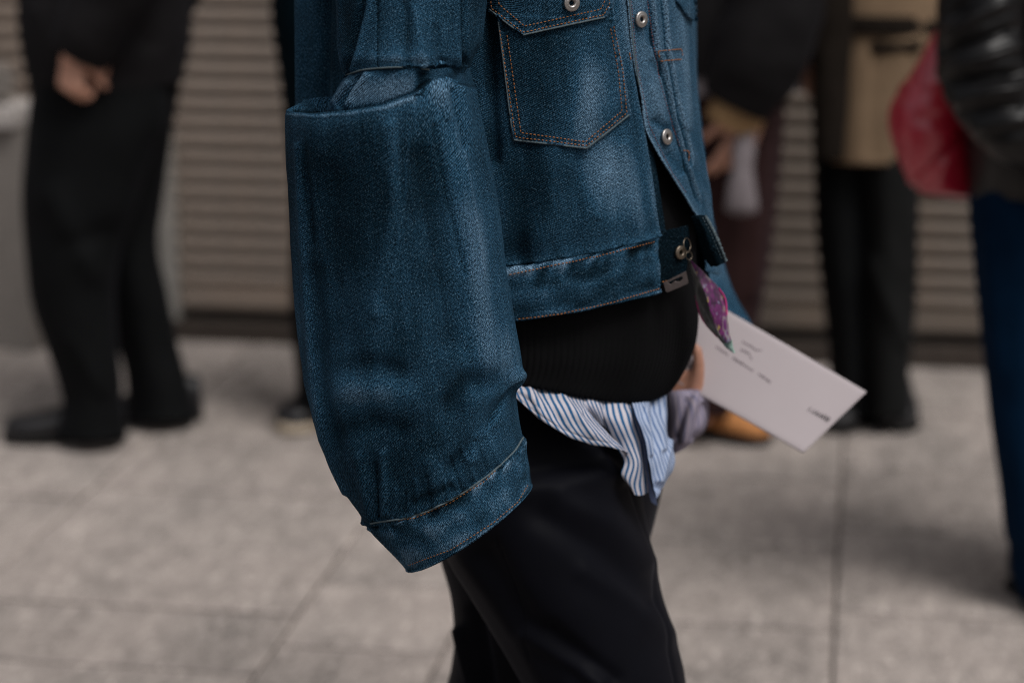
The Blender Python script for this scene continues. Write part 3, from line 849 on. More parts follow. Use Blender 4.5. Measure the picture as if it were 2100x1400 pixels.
garment('jacket_sleeve', tube([P(2075, -290, YC - .10), P(2030, -150, YC - .16), P(2010, 40, YC - .20), P(2018, 165, YC - .22), P(2085, 258, YC - .24), P(2165, 300, YC - .24)], [0.075, 0.078, 0.072, 0.072, 0.066, 0.05]), M['leather'], pC, 110, 44, 0.006, 14, (1, 1, 2.4), 32., thick=0.004,
        strokes=[([(1940, 70), (1990, 40), (2060, 5)], 8, 0.014, 0), ([(1935, 105), (2080, 60)], 8, -0.016, 0), ([(1940, 135), (2000, 125), (2085, 95)], 7, 0.014, 0), ([(1940, 170), (2090, 150)], 8, -0.018, 0), ([(1960, 205), (2030, 190), (2100, 180)], 7, 0.015, 0), ([(1975, 235), (2100, 215)], 7, -0.016, 0), ([(2000, 262), (2100, 245)], 6, 0.012, 0), ([(2010, 285), (2110, 270)], 6, -0.012, 0), ([(1960, 30), (2030, -30)], 8, -0.014, 0)])
garment('jacket_sleeve', tube([P(2335, -290, YC + .02), P(2385, 100, YC + .08), P(2362, 330, YC)], [0.08, 0.075, 0.055]), M['leather'], pC, 40, 32, 0.01, 14, (1, 1, 2), 33.)
garment('jeans', [sil(1990, 300, 2230, 300, 6, YC, 0.14), sil(1986, 420, 2220, 420, 6, YC, 0.14), sil(1996, 520, 2200, 520, 6, YC, 0.135), sil(2008, 640, 2190, 640, 6, YC, 0.125), sil(2022, 780, 2185, 780, 6, YC, 0.115), sil(2036, 900, 2185, 900, 6, YC, 0.11), sil(2052, 1020, 2190, 1020, 6, YC, 0.11), sil(2064, 1110, 2195, 1110, 6, YC, 0.11), sil(2078, 1180, 2200, 1190, 8, YC, 0.11), sil(2096, 1238, 2204, 1250, 10, YC, 0.11)], M['jeans'], pC, 90, 48, 0.010, 6, seed=34., strokes=[([(2030, 480), (2050, 760)], 16, 0.010, 0), ([(2060, 1120), (2100, 1160)], 14, -0.012, 0)])
garment('jeans_leg', [sil(2150, 300, 2380, 300, 6, YC + .05, 0.14), sil(2170, 600, 2370, 600, 6, YC + .06, 0.125), sil(2200, 900, 2360, 900, 6, YC + .08, 0.11), sil(2210, 1225, 2350, 1225, 8, YC + .08, 0.11)], M['jeans'], pC, 60, 44, 0.010, 6, seed=35.)
shoe(pC, (P(2110, 1240, YC)[0], YC + .06), (P(2165, 1240, YC)[0], YC - .17), 0.105, 0.09, M['shoe_black'], M['sole_dark'])
shoe(pC, (P(2260, 1240, YC)[0], YC + .16), (P(2330, 1240, YC)[0], YC - .06), 0.105, 0.09, M['shoe_black'], M['sole_dark'])
# red shoulder bag
YG = 4.06
bag = bpy.data.objects.new('shoulder_bag', None); COL.objects.link(bag)
tag(bag, 'glossy red leather shoulder bag hanging behind the leather jacket', 'bag')
garment('bag_body', [sil(1932, 50, 1952, 50, 0, YG + .02, 0.012), sil(1912, 72, 1985, 70, 1, YG, 0.035), sil(1884, 120, 1995, 120, 2, YG, 0.055), sil(1852, 175, 2000, 175, 3, YG, 0.075), sil(1828, 218, 2003, 220, 3, YG, 0.085), sil(1822, 262, 2004, 268, 3, YG, 0.088), sil(1834, 310, 2004, 316, 3, YG, 0.085), sil(1850, 355, 2002, 360, 3, YG, 0.075), sil(1868, 386, 1998, 396, 3, YG, 0.055), sil(1890, 398, 1990, 406, 2, YG, 0.02)],
        M['red_leather'], bag, 90, 60, 0.006, 12, (1, 1, 0.6), 41., thick=0.003,
        strokes=[([(1850, 180), (1930, 172)], 9, 0.005, 0), ([(1895, 245), (1960, 240)], 14, -0.006, 0), ([(1870, 390), (1985, 270)], 9, -0.010, 0), ([(1860, 210), (1870, 380)], 8, 0.005, 0)])
garment('bag_strap', tube([P(1940, 60, YG + .01), P(1975, -60, YG + .02), P(2020, -220, YG + .03), P(2060, -330, YG - .02)], [(0.006, 0.02)] * 4), M['red_leather'], bag, 30, 16, 0.0, 1)

# ------------------------------------------------------------------ the person in the denim jacket
def row(xl, xr, Yc, b, phis, pys, nphi):
    """open row of points round the body: phis in degrees (0 = towards camera, 90 = picture right), pys their picture heights"""
    ph = np.linspace(phis[0], phis[-1], nphi)
    pyv = np.interp(ph, phis, pys) if phis[0] < phis[-1] else np.interp(-ph, [-p for p in phis], pys)
    r = np.radians(ph)
    # smooth the height profile a little
    for _ in range(6):
        pyv[1:-1] = 0.25 * pyv[:-2] + 0.5 * pyv[1:-1] + 0.25 * pyv[2:]
    return P((xl + xr) / 2 + (xr - xl) / 2 * np.sin(r), pyv, Yc - b * np.cos(r))

def phi_of(x, xl, xr):
    return math.degrees(math.asin(max(-1, min(1, (x - (xl + xr) / 2) / ((xr - xl) / 2)))))

YT = 2.53
# body: hidden by the clothes but for the far hand
wrF = P(1386, 872, 2.668)
fist = hand_chains(wrF, (-0.30, 0.20, 1.0), (-0.3, -1, 0.1), (1.0, -0.35, 0.3), [0.55, 0.7, 0.8, 0.8], 0.03, -0.12, 0.82)
me_hip = P(1030, 800, YT + .02)
person = figure(me_hip, (0.78, -0.62), 1.42,
                feet=[(P(1090, 960, 2.50), P(1200, 1330, 2.46), P(1345, py_of(0.10, 2.43), 2.43)), (P(1120, 960, 2.62), P(1090, 1400, 2.66), P(850, py_of(0.10, 2.76), 2.76))],
                hands=[(P(815, 260, 2.26), P(880, 800, 2.24), hand_chains(P(882, 805, 2.24), (0.25, 0.0, -1), (-0.3, -1, 0), (0.9, -0.3, 0.3), 0.28, 0.04, 0.25, 0.80)),
                       (P(1380, 400, 2.84), wrF, fist)], m=M['skin'])
tag(person, 'person in oversized blue denim jacket with balloon sleeves, black knit and trousers', 'person')

jk = bpy.data.objects.new('denim_jacket', None)
# ---- near half of the jacket: front edge, round the side and the back
lev = [  # y, xl, xr, near edge x, near edge y, front y, left y, back y, far y
    (-330, 640, 1370, 1256, -330, -320, -330, -345, -340),
    (-180, 622, 1392, 1267, -180, -165, -180, -200, -190),
    (-60, 612, 1405, 1278, -60, -45, -60, -80, -70),
    (60, 608, 1418, 1288, 60, 78, 60, 40, 50),
    (180, 606, 1432, 1303, 176, 198, 180, 155, 165),
    (290, 612, 1444, 1324, 278, 310, 295, 265, 275),
    (390, 626, 1456, 1341, 372, 415, 400, 365, 375),
    (450, 640, 1462, 1349, 430, 485, 465, 425, 430),
    (493, 652, 1462, 1354, 474, 538, 520, 475, 470),
    (507, 658, 1460, 1353, 489, 556, 538, 490, 482)]
rows = []
for (y, xl, xr, xe, ye, yf, yl, yb, yr) in lev:
    pe = phi_of(xe, xl, xr)
    rows.append(row(xl, xr, YT, 0.198 if y < 490 else 0.190, [pe, 20, 0, -30, -90, -180, -262], [ye, ye * 0.42 + yf * 0.58, yf, yf * 0.8 + yl * 0.2, yl, yb, yr], 40))
V = cr(np.array(rows), 260)
V = cr(V.transpose(1, 0, 2), 420).transpose(1, 0, 2)
N = outward(V, False)
torso0 = V.copy()
V = crumple(V, N, 0.0045, 9, (1, 1, 0.35), 3.0)
V = crumple(V, N, 0.0016, 34, (1, 1, 0.5), 5.0)
px, py = proj(V)
wear_shading = np.zeros(px.shape)
def patch(w, cx, cy, rx, ry, a, rot=0.0):
    dx, dy = px - cx, py - cy
    c, s = math.cos(rot), math.sin(rot)
    w += a * np.exp(-(((dx * c + dy * s) / rx) ** 2 + ((-dx * s + dy * c) / ry) ** 2))
patch(wear_shading, 1235, 350, 48, 75, 0.34); patch(wear_shading, 1290, 420, 50, 90, 0.22); patch(wear_shading, 1215, 180, 40, 120, 0.16)
patch(wear_shading, 1060, 450, 45, 140, -0.20); patch(wear_shading, 1110, 400, 40, 100, -0.12); patch(wear_shading, 1180, 500, 60, 30, 0.14)
patch(wear_shading, 1270, 100, 22, 150, 0.18); patch(wear_shading, 1010, 60, 22, 120, -0.2)
V, wear_shading = folds(V, N, [([(1075, 300), (1060, 540)], 22, -0.006, -0.05), ([(1135, 310), (1120, 520)], 20, 0.004, 0.02), ([(1190, 330), (1170, 500)], 16, -0.004, 0), ([(1280, 300), (1310, 480)], 14, 0.003, 0.05),
                          ([(620, 0), (622, 240)], 10, 0.008, 0.06), ([(660, 0), (655, 240)], 14, -0.012, -0.1), ([(1000, 0), (1015, 330)], 14, -0.010, -0.1),
                          ([(1240, 360), (1225, 440)], 12, 0.003, 0.06)], wear_shading)
# gathers just above the waistband
vv = np.linspace(0, 1, V.shape[0])[:, None]
uu = np.linspace(0, 1, V.shape[1])[None, :]
gath = noise(np.stack([uu * 95 + 0 * vv, vv * 3 + 0 * uu, 0 * uu * vv], -1))
fall = np.exp(-((1 - vv) / 0.075) ** 2)
V = V + N * (0.0036 * gath * fall + 0.004 * np.exp(-((1 - vv - 0.06) / 0.05) ** 2))[..., None]
wear_shading += 0.9 * np.clip(gath, -0.5, 0.5) * fall - 0.10 * np.exp(-((1 - vv) / 0.012) ** 2)
edge = np.exp(-(uu / 0.006) ** 2)
wear_shading += 0.22 * edge
jacket = grid('denim_jacket', V, False, M['denim'], person, wear_shading=wear_shading, thick=0.0022, orient='out')
jk = jacket
B_torso = bvh_of(V, False)
torsoV = V

# ---- near waistband
rows = []
for k, (dy0, bb) in enumerate([(0, 0.192), (0.10, 0.197), (0.5, 0.199), (0.9, 0.196), (1.0, 0.194)]):
    # top line (1353,489)-(1040,556); bottom line (1356,598)-(1058,662)
    e = 487 + (598 - 487) * dy0; f0 = 555 + (664 - 555) * dy0; l0 = 536 + 105 * dy0; b0 = 488 + 100 * dy0; r0 = 480 + 95 * dy0
    xl, xr = 658 + 6 * dy0, 1461 - 2 * dy0
    pe = phi_of(1352 + 4 * dy0, xl, xr)
    rows.append(row(xl, xr, YT, bb, [pe, 22, 0, -30, -90, -180, -262], [e, e * 0.50 + f0 * 0.50, f0, f0, l0, b0, r0], 40))
V = cr(np.array(rows), 70)
V = cr(V.transpose(1, 0, 2), 520).transpose(1, 0, 2)
N = outward(V, False)
vv = np.linspace(0, 1, V.shape[0])[:, None]; uu = np.linspace(0, 1, V.shape[1])[None, :]
uo = uu - 0.025 * vv      # ropy ripples lean along the seam
g1 = noise(np.stack([uo * 95, vv * 2.2 + 0 * uu, 0 * uo + 3.3], -1)); g2 = noise(np.stack([uo * 30, vv * 5 + 0 * uu, 0 * uo + 9.3], -1))
f1 = np.exp(-((vv - 0.20) / 0.17) ** 2)
V = V + N * (0.0085 * g1 * f1 + 0.0022 * g2 - 0.0030 * np.exp(-((vv - 0.40 + 0.10 * np.sin(uu * 60)) / 0.06) ** 2) * (0.5 + g2))[..., None]
V = V + N * (0.0015 * np.exp(-((vv - 0.985) / 0.03) ** 2) + 0.0012 * np.exp(-((vv - 0.01) / 0.02) ** 2))[..., None]
wear_shading = 0.08 + 1.35 * np.clip(g1, -.35, .5) * f1 + 0.5 * g2 + 0.16 * np.exp(-((vv - 1) / 0.035) ** 2) - 0.12 * np.exp(-((vv - 0.42) / 0.07) ** 2) + 0.22 * np.exp(-(vv / 0.02) ** 2)
wear_shading = wear_shading + 0.2 * np.exp(-(uu / 0.008) ** 2)
band = grid('waistband', V, False, M['denim'], jk, wear_shading=wear_shading, thick=0.004, orient='out')
B_band = bvh_of(V, False)

# ---- far front panel with the button placket and tucks
lev = [  # y at placket edge, edge x, tuck line x, right silhouette x, y right
    (-330, 1262, 1318, 1372, -335), (-150, 1274, 1330, 1394, -165), (0, 1288, 1342, 1412, -8), (120, 1300, 1353, 1424, 110), (200, 1316, 1372, 1431, 190),
    (260, 1324, 1388, 1437, 250), (300, 1342, 1404, 1442, 300), (350, 1372, 1416, 1450, 350), (400, 1404, 1428, 1457, 398), (436, 1428, 1442, 1463, 440), (462, 1446, 1456, 1467, 470)]
rows = []
for (y, xe, xt, xr, yr) in lev:
    xl = xr - 800
    pe = phi_of(xe, xl, xr)
    r_ = row(xl, xr, YT, 0.188, [pe, 90, 135, 175], [y, yr, yr - 12, yr - 20], 26)
    rows.append(r_)
V = cr(np.array(rows), 240)
V = cr(V.transpose(1, 0, 2), 560).transpose(1, 0, 2)
N = grid_normals(V, False)
if (N * (V - np.array([P(1030, 300, YT)[0], YT, 0.0])) * np.array([1, 1, 0])).sum() < 0: N = -N
px, py = proj(V)
wear_shading = np.full(px.shape, 0.10)
V = crumple(V, N, 0.003, 16, (1, 1, 0.5), 13.0)
def lift(poly, h, soft, side):
    """a sewn tuck: cloth stands proud on one side of a line"""
    xs = np.interp(py, [q[1] for q in poly], [q[0] for q in poly])
    d = (px - xs) * side
    inside = np.clip((poly[-1][1] + 5 - py) / 25, 0, 1)
    return h * np.exp(-np.clip(d, 0, None) / soft) * (1 / (1 + np.exp(-np.clip(d * 1.2, -40, 40)))) * inside, inside * np.exp(-(d / 2.0) ** 2)
for poly, h, soft in (([(1330, -300), (1336, 0), (1349, 110), (1358, 130), (1398, 300), (1412, 345), (1440, 420)], 0.0042, 16), ([(1352, -300), (1358, 0), (1369, 110), (1376, 140), (1392, 240), (1418, 345)], 0.0040, 18)):
    d_, e_ = lift(poly, h, soft, 1)
    V = V + N * d_[..., None]
    wear_shading = wear_shading + 0.26 * e_
    gx = np.interp(py, [q[1] for q in poly], [q[0] for q in poly]) - 4.5
    gin = np.exp(-((px - gx) / 2.6) ** 2) * np.clip((poly[-1][1] + 5 - py) / 25, 0, 1)
    V = V - N * (0.0035 * gin)[..., None]; wear_shading = wear_shading - 0.30 * gin  # groove is sunk, and its shadow is also put into the colour
V, wear_shading = folds(V, N, [([(1340, 130), (1352, 150)], 8, -0.003, -0.12), ([(1345, 250), (1370, 265)], 9, -0.004, -0.16), ([(1335, 180), (1352, 230)], 7, 0.002, 0.08), ([(1375, 320), (1400, 350)], 9, -0.003, -0.1),
                          ([(1330, 60), (1338, 90)], 7, -0.003, -0.1), ([(1400, 0), (1412, 260)], 9, 0.002, 0.12)], wear_shading)
uu = np.linspace(0, 1, V.shape[1])[None, :]
wear_shading = wear_shading + 0.35 * np.exp(-(uu / 0.008) ** 2)
far_panel = grid('front_panel', V, False, M['denim_pale'], jk, wear_shading=wear_shading, thick=0.002, orient='out')
B_far = bvh_of(V, False)

# ---- patch pocket and flap on the near panel
def patch_grid(top, bottom, nv, nu, targets, off, puff=0.0):
    """quilt between two picture polylines, laid on the cloth below it"""
    T = cr(np.array(top, float), nu) if len(top) > 2 else np.linspace(top[0], top[1], nu)
    def arclin(pts):
        pts = np.array(pts, float); L = np.concatenate([[0], np.cumsum(np.hypot(*np.diff(pts, axis=0).T))]); t = np.linspace(0, L[-1], nu)
        return np.stack([np.interp(t, L, pts[:, 0]), np.interp(t, L, pts[:, 1])], -1)
    T, Bo = arclin(top), arclin(bottom)
    out = np.zeros((nv, nu, 3))
    pp = np.zeros((nv, nu, 2))
    for i in range(nv):
        a = i / (nv - 1)
        for j in range(nu):
            q = T[j] * (1 - a) + Bo[j] * a
            pp[i, j] = q
            h = cast(targets, q[0], q[1])
            b = j / (nu - 1)
            e = min(a, 1 - a, b, 1 - b)
            out[i, j] = h[0] + h[1] * off + h[1] * puff * min(1, e * 5) if h else out[i, j - 1]
    # smooth out facet noise
    for _ in range(3):
        out[1:-1, 1:-1] = 0.5 * out[1:-1, 1:-1] + 0.125 * (out[:-2, 1:-1] + out[2:, 1:-1] + out[1:-1, :-2] + out[1:-1, 2:])
    return out, pp

pk, pp = patch_grid([(1020, 30), (1140, 34), (1254, 18)], [(1052, 287), (1203, 305), (1291, 236)], 90, 90, [B_torso], 0.0022, 0.0035)
px, py = pp[..., 0], pp[..., 1]
wear_shading = np.zeros(px.shape)
patch(wear_shading, 1205, 200, 34, 110, 0.40, 0.15); patch(wear_shading, 1190, 130, 26, 60, 0.12); patch(wear_shading, 1100, 170, 60, 110, -0.10); patch(wear_shading, 1215, 270, 26, 30, 0.12); patch(wear_shading, 1268, 140, 12, 120, 0.12)
d = seg_dist(px, py, [(1022, 40), (1052, 287), (1203, 305), (1291, 236), (1256, 20)])
ridge = noise(np.stack([px * 0.11, py * 0.11, 0 * px], -1))
wear_shading += np.exp(-(d / 4) ** 2) * 0.28 + np.exp(-((d - 9) / 6) ** 2) * (0.55 * ridge)
N = grid_normals(pk, False)
if (N * (CAM - pk)).sum() < 0: N = -N
pk = pk + N * (np.exp(-((d - 9) / 7) ** 2) * (0.0016 * ridge) + 0.0010 * np.exp(-(d / 7) ** 2) + 0.0022 * noise(np.stack([px / 26, py / 70, 0 * px + 4], -1)))[..., None]
pocket = grid('pocket', pk, False, M['denim'], jk, wear_shading=wear_shading, thick=0.0030)
B_pocket = bvh_of(pk, False)
fl_, pp = patch_grid([(990, -110), (1120, -108), (1236, -118)], [(1004, 20), (1072, 73), (1240, 36), (1255, 10)], 70, 90, [B_torso, B_pocket], 0.0034, 0.003)
px, py = pp[..., 0], pp[..., 1]
d = seg_dist(px, py, [(994, -40), (1004, 20), (1072, 73), (1240, 36), (1255, 10), (1248, -40)])
ridge = noise(np.stack([px * 0.11, py * 0.11, 0 * px + 5], -1))
wear_shading = np.exp(-(d / 4) ** 2) * 0.28 + np.exp(-((d - 9) / 6) ** 2) * (0.6 * ridge)
patch(wear_shading, 1190, -10, 60, 40, 0.10)
N = grid_normals(fl_, False)
if (N * (CAM - fl_)).sum() < 0: N = -N
fl_ = fl_ + N * (np.exp(-((d - 9) / 7) ** 2) * (0.0016 * ridge) + 0.0010 * np.exp(-(d / 7) ** 2))[..., None]
flap = grid('pocket_flap', fl_, False, M['denim'], jk, wear_shading=wear_shading, thick=0.0032)
B_flap = bvh_of(fl_, False)
f2, pp = patch_grid([(1378, -60), (1406, -62)], [(1384, 5), (1405, 36), (1419, 46), (1421, 34)], 30, 30, [B_far], 0.004, 0.002)
f2o = grid('pocket_flap', f2, False, M['denim_pale'], jk, wear_shading=np.full(f2.shape[:2], 0.12), thick=0.0035)

# ---- stitching
def stitch_mesh(dashes, r):
    v, f = [], []
    for a, b, n in dashes:
        a = np.array(a); b = np.array(b); d = b - a; L = np.linalg.norm(d)
        if L < 1e-6: continue
        d /= L; s = np.cross(d, n); s /= np.linalg.norm(s) + 1e-9
        k = len(v)
        v.append(a)
        for t, rr in ((0.22, 1.0), (0.78, 1.0)):
            c = a + d * L * t
            for o in (s * r, n * r * 0.9, -s * r, -n * r * 0.5): v.append(c + o * rr)
        v.append(b)
        for i in range(4):
            j = (i + 1) % 4
            f.append((k, k + 1 + j, k + 1 + i)); f.append((k + 1 + i, k + 1 + j, k + 5 + j, k + 5 + i)); f.append((k + 9, k + 5 + i, k + 5 + j))
    return v, f

def stitches(polys, targets, off=0.0006, length=0.0030, gap=0.0011, r=0.00055, m=None, parent=None, name='stitching'):
    for poly in polys:
        dashes = []
        pts, nor = [], []
        for (ax, ay), (bx, by) in zip(poly[:-1], poly[1:]):
            n = max(2, int(math.hypot(bx - ax, by - ay) / 1.5))
            for i in range(n):
                q = cast(targets, ax + (bx - ax) * i / n, ay + (by - ay) * i / n)
                if q: pts.append(q[0] + q[1] * off); nor.append(q[1])
        if len(pts) < 3: continue
        pts = np.array(pts); nor = np.array(nor)
        L = np.concatenate([[0], np.cumsum(np.linalg.norm(np.diff(pts, axis=0), axis=1))])
        t = 0
        while t + length < L[-1]:
            a = [np.interp(t, L, pts[:, k]) for k in range(3)]; b = [np.interp(t + length * random.uniform(.9, 1.05), L, pts[:, k]) for k in range(3)]
            n = np.array([np.interp(t, L, nor[:, k]) for k in range(3)]); n /= np.linalg.norm(n)
            dashes.append((a, b, n)); t += length + gap
        v, f = stitch_mesh(dashes, r)
        mesh_obj(name, v, f, m or M['thread'], parent)

stitches([[(1025, 62), (1057, 281), (1203, 299), (1285, 232), (1276, 140), (1256, 45)], [(1040, 72), (1068, 272), (1200, 291), (1275, 228), (1268, 150), (1250, 50)]], [B_pocket], m=M['thread'], parent=jk)
stitches([[(1005, -20), (1009, 18), (1072, 67), (1238, 31), (1250, 8), (1244, -30)], [(1018, -20), (1024, 10), (1075, 54), (1232, 20), (1240, 2), (1236, -30)]], [B_flap], parent=jk)
stitches([[(1044, 563), (1130, 545), (1230, 525), (1350, 493)], [(1062, 655), (1150, 644), (1250, 621), (1354, 591)]], [B_band], parent=jk)
stitches([[(1293, -10), (1304, 120), (1330, 255), (1347, 292), (1378, 355), (1408, 397)]], [B_far], parent=jk, m=M['thread_red'], r=0.0004, length=0.0022)
stitches([[(1326, -10), (1342, 100), (1352, 165), (1378, 255), (1396, 305)]], [B_far], parent=jk, m=M['thread_red'], r=0.0004, length=0.0022)
stitches([[(1350, 105), (1396, 101), (1400, 121)], [(1354, 125), (1400, 122)], [(1350, 105), (1354, 125)], [(1401, 308), (1413, 309), (1412, 330), (1405, 329)], [(1290, 108), (1294, 129)]], [B_far, B_torso], off=0.001, parent=jk, length=0.004, gap=0.0002, r=0.0006)

# ---- cord-like sewn edges
def cord(name, poly, targets, r, m, parent, off=0.0, n=160, jit=0.15):
    pts = []
    P2 = cr(np.array(poly, float), n) if len(poly) > 2 else np.linspace(poly[0], poly[1], n)
    last = None
    for x, y in P2:
        q = cast(targets, x, y)
        if q is None: continue
        p = q[0] + q[1] * off
        if last is not None and np.linalg.norm(p - last) > 0.02: continue
        pts.append(p); last = p
    pts = np.array(pts)
    for _ in range(4): pts[1:-1] = 0.5 * pts[1:-1] + 0.25 * (pts[:-2] + pts[2:])
    rr = [r * random.uniform(1 - jit, 1 + jit) for _ in pts]
    V = np.array(tube(pts, rr, 8))
    return grid(name, V, True, m, parent)
cord('placket_edge', [(1290, -60), (1291, 0), (1302, 120), (1327, 256), (1345, 296), (1375, 356), (1405, 401), (1430, 438)], [B_far], 0.0011, M['edge'], jk, -0.0002)
cord('pocket_edge', [(1022, 45), (1037, 165), (1052, 286)], [B_pocket, B_torso], 0.0008, M['edge'], jk, 0.0002)
cord('pocket_edge', [(1053, 287), (1130, 296), (1202, 304)], [B_pocket, B_torso], 0.0009, M['edge'], jk, 0.0)
cord('pocket_edge', [(1203, 304), (1250, 268), (1290, 236)], [B_pocket, B_torso], 0.0009, M['edge'], jk, 0.0)
cord('flap_edge', [(1004, 20), (1038, 47), (1072, 72)], [B_flap, B_torso], 0.0009, M['edge'], jk, 0.0)
cord('flap_edge', [(1073, 72), (1150, 55), (1239, 36)], [B_flap, B_torso], 0.0009, M['edge'], jk, 0.0)

# ---- metal buttons
def button(px_, py_, targets, r, parent, tilt=0.0):
    q = cast(targets, px_, py_)
    loc, nor = q[0], q[1]
    bm = bmesh.new()
    prof = [(0.0, 0.0012), (0.30, 0.0012), (0.36, 0.0024), (0.50, 0.0030), (0.62, 0.0027), (0.70, 0.0024), (0.86, 0.0028), (0.97, 0.0020), (1.0, 0.0008), (0.96, -0.0005), (0.3, -0.0010)]
    seg = 32; rings = []
    for k, (a, z) in enumerate(prof[1:]):
        rings.append([bm.verts.new((a * r * math.cos(2 * math.pi * i / seg), a * r * math.sin(2 * math.pi * i / seg), z)) for i in range(seg)])
    for r0, r1 in zip(rings[:-1], rings[1:]):
        for i in range(seg):
            j = (i + 1) % seg; bm.faces.new((r0[i], r1[i], r1[j], r0[j]))
    me = bpy.data.meshes.new('button'); bm.normal_update(); bm.to_mesh(me); bm.free()
    me.materials.append(M['metal']); me.polygons.foreach_set('use_smooth', [True] * len(me.polygons))
    o = bpy.data.objects.new('button', me); COL.objects.link(o); o.parent = parent
    o.matrix_local = Matrix.Translation(Vector(loc + nor * 0.0022)) @ Vector(nor).to_track_quat('Z', 'Y').to_matrix().to_4x4()
    bm = bmesh.new(); bmesh.ops.create_uvsphere(bm, u_segments=16, v_segments=8, radius=1)
    for v in bm.verts: v.co = Vector((v.co.x * r * 0.31, v.co.y * r * 0.31, v.co.z * 0.0008 + 0.0012))
    me2 = bpy.data.meshes.new('button_core'); bm.to_mesh(me2); bm.free(); me2.materials.append(M['metal_dark'])
    o2 = bpy.data.objects.new('button_core', me2); COL.objects.link(o2); o2.parent = parent
    o2.matrix_local = o.matrix_local.copy()
    return o
button(1170, 6, [B_flap], 0.0090, jk)
button(1311, 40, [B_far], 0.0088, jk)
button(1363, 281, [B_far], 0.0088, jk)

# ---- far lower corner of the jacket turned outwards, showing its inside
fc = np.array([[P(1418, 444, 2.425), P(1432, 441, 2.42), P(1448, 441, 2.43)], [P(1428, 480, 2.425), P(1446, 472, 2.41), P(1462, 468, 2.42)], [P(1440, 520, 2.43), P(1458, 510, 2.41), P(1478, 503, 2.415)], [P(1456, 548, 2.435), P(1472, 545, 2.415), P(1491, 536, 2.415)]])
V = cr(cr(fc, 60).transpose(1, 0, 2), 40).transpose(1, 0, 2)
N = grid_normals(V, False); N *= np.sign((N * (CAM - V)).sum())
V = crumple(V, N, 0.003, 40, (1, 1, 1), 2.2)
flapc = grid('waistband', V, False, M['denim_dark'], jk, wear_shading=np.full(V.shape[:2], -0.06), thick=0.004)
B_fc = bvh_of(V, False)
cord('waistband_edge', [(1446, 443), (1461, 470), (1477, 505), (1489, 535)], [B_fc], 0.0016, M['edge'], jk, 0.0004, 80, 0.4)
stitches([[(1440, 446), (1455, 474), (1470, 508), (1482, 535)]], [B_fc], parent=jk, m=M['edge'], r=0.0004)
# far waistband seen beyond it
V = cr(cr(np.array([[P(1440, 462, 2.50), P(1462, 466, 2.52), P(1467, 468, 2.56), P(1450, 464, 2.62)], [P(1448, 510, 2.505), P(1468, 515, 2.525), P(1473, 517, 2.565), P(1455, 510, 2.62)], [P(1450, 556, 2.505), P(1470, 562, 2.525), P(1476, 563, 2.565), P(1458, 556, 2.62)]]), 40).transpose(1, 0, 2), 40).transpose(1, 0, 2)
grid('waistband', V, False, M['denim_pale'], jk, wear_shading=np.full(V.shape[:2], 0.15), thick=0.003)
V = cr(cr(np.array([[P(1322, 285, 2.405), P(1338, 285, 2.42)], [P(1334, 370, 2.405), P(1350, 370, 2.42)], [P(1342, 440, 2.405), P(1360, 436, 2.42)], [P(1346, 485, 2.405), P(1366, 478, 2.42)]]), 40).transpose(1, 0, 2), 12).transpose(1, 0, 2)
grid('front_facing', V, False, M['denim_dark'], jk, wear_shading=np.full(V.shape[:2], 0.12), thick=0.0015)
# inner tab with its button, and the plate and ring that hang there
tb = np.array([[P(1335, 480, 2.405), P(1375, 470, 2.415), P(1412, 462, 2.43)], [P(1337, 530, 2.40), P(1376, 520, 2.41), P(1414, 510, 2.425)], [P(1338, 588, 2.40), P(1376, 580, 2.41), P(1406, 566, 2.425)]])
V = cr(cr(tb, 60).transpose(1, 0, 2), 50).transpose(1, 0, 2)
N = grid_normals(V, False); N *= np.sign((N * (CAM - V)).sum())
V = crumple(V, N, 0.002, 40, (1, 1, 1), 6.2)
tabo = grid('waist_tab', V, False, M['denim_dark'], jk, wear_shading=np.full(V.shape[:2], -0.05), thick=0.003)
B_tab = bvh_of(V, False)
stitches([[(1357, 578), (1380, 573), (1402, 562)]], [B_tab], parent=jk, length=0.003)
bt = button(1392, 517, [B_tab], 0.0076, jk)
bt.data.materials[0] = M['brass']
def ring_torus(name, c, nrm, R, r, m, parent):
    q = Vector(nrm).to_track_quat('Z', 'Y')
    pts = []
    for i in range(40):
        a = 2 * math.pi * i / 40
        ctr = Vector((R * math.cos(a), R * math.sin(a), 0)); rad = Vector((math.cos(a), math.sin(a), 0))
        pts.append([Vector(c) + q @ (ctr + rad * r * math.cos(b) + Vector((0, 0, r * math.sin(b)))) for b in np.linspace(0, 2 * math.pi, 8, endpoint=False)])
    V = np.array([[list(p) for p in ring] for ring in pts] + [[list(p) for p in pts[0]]])
    return grid(name, V, True, m, parent)
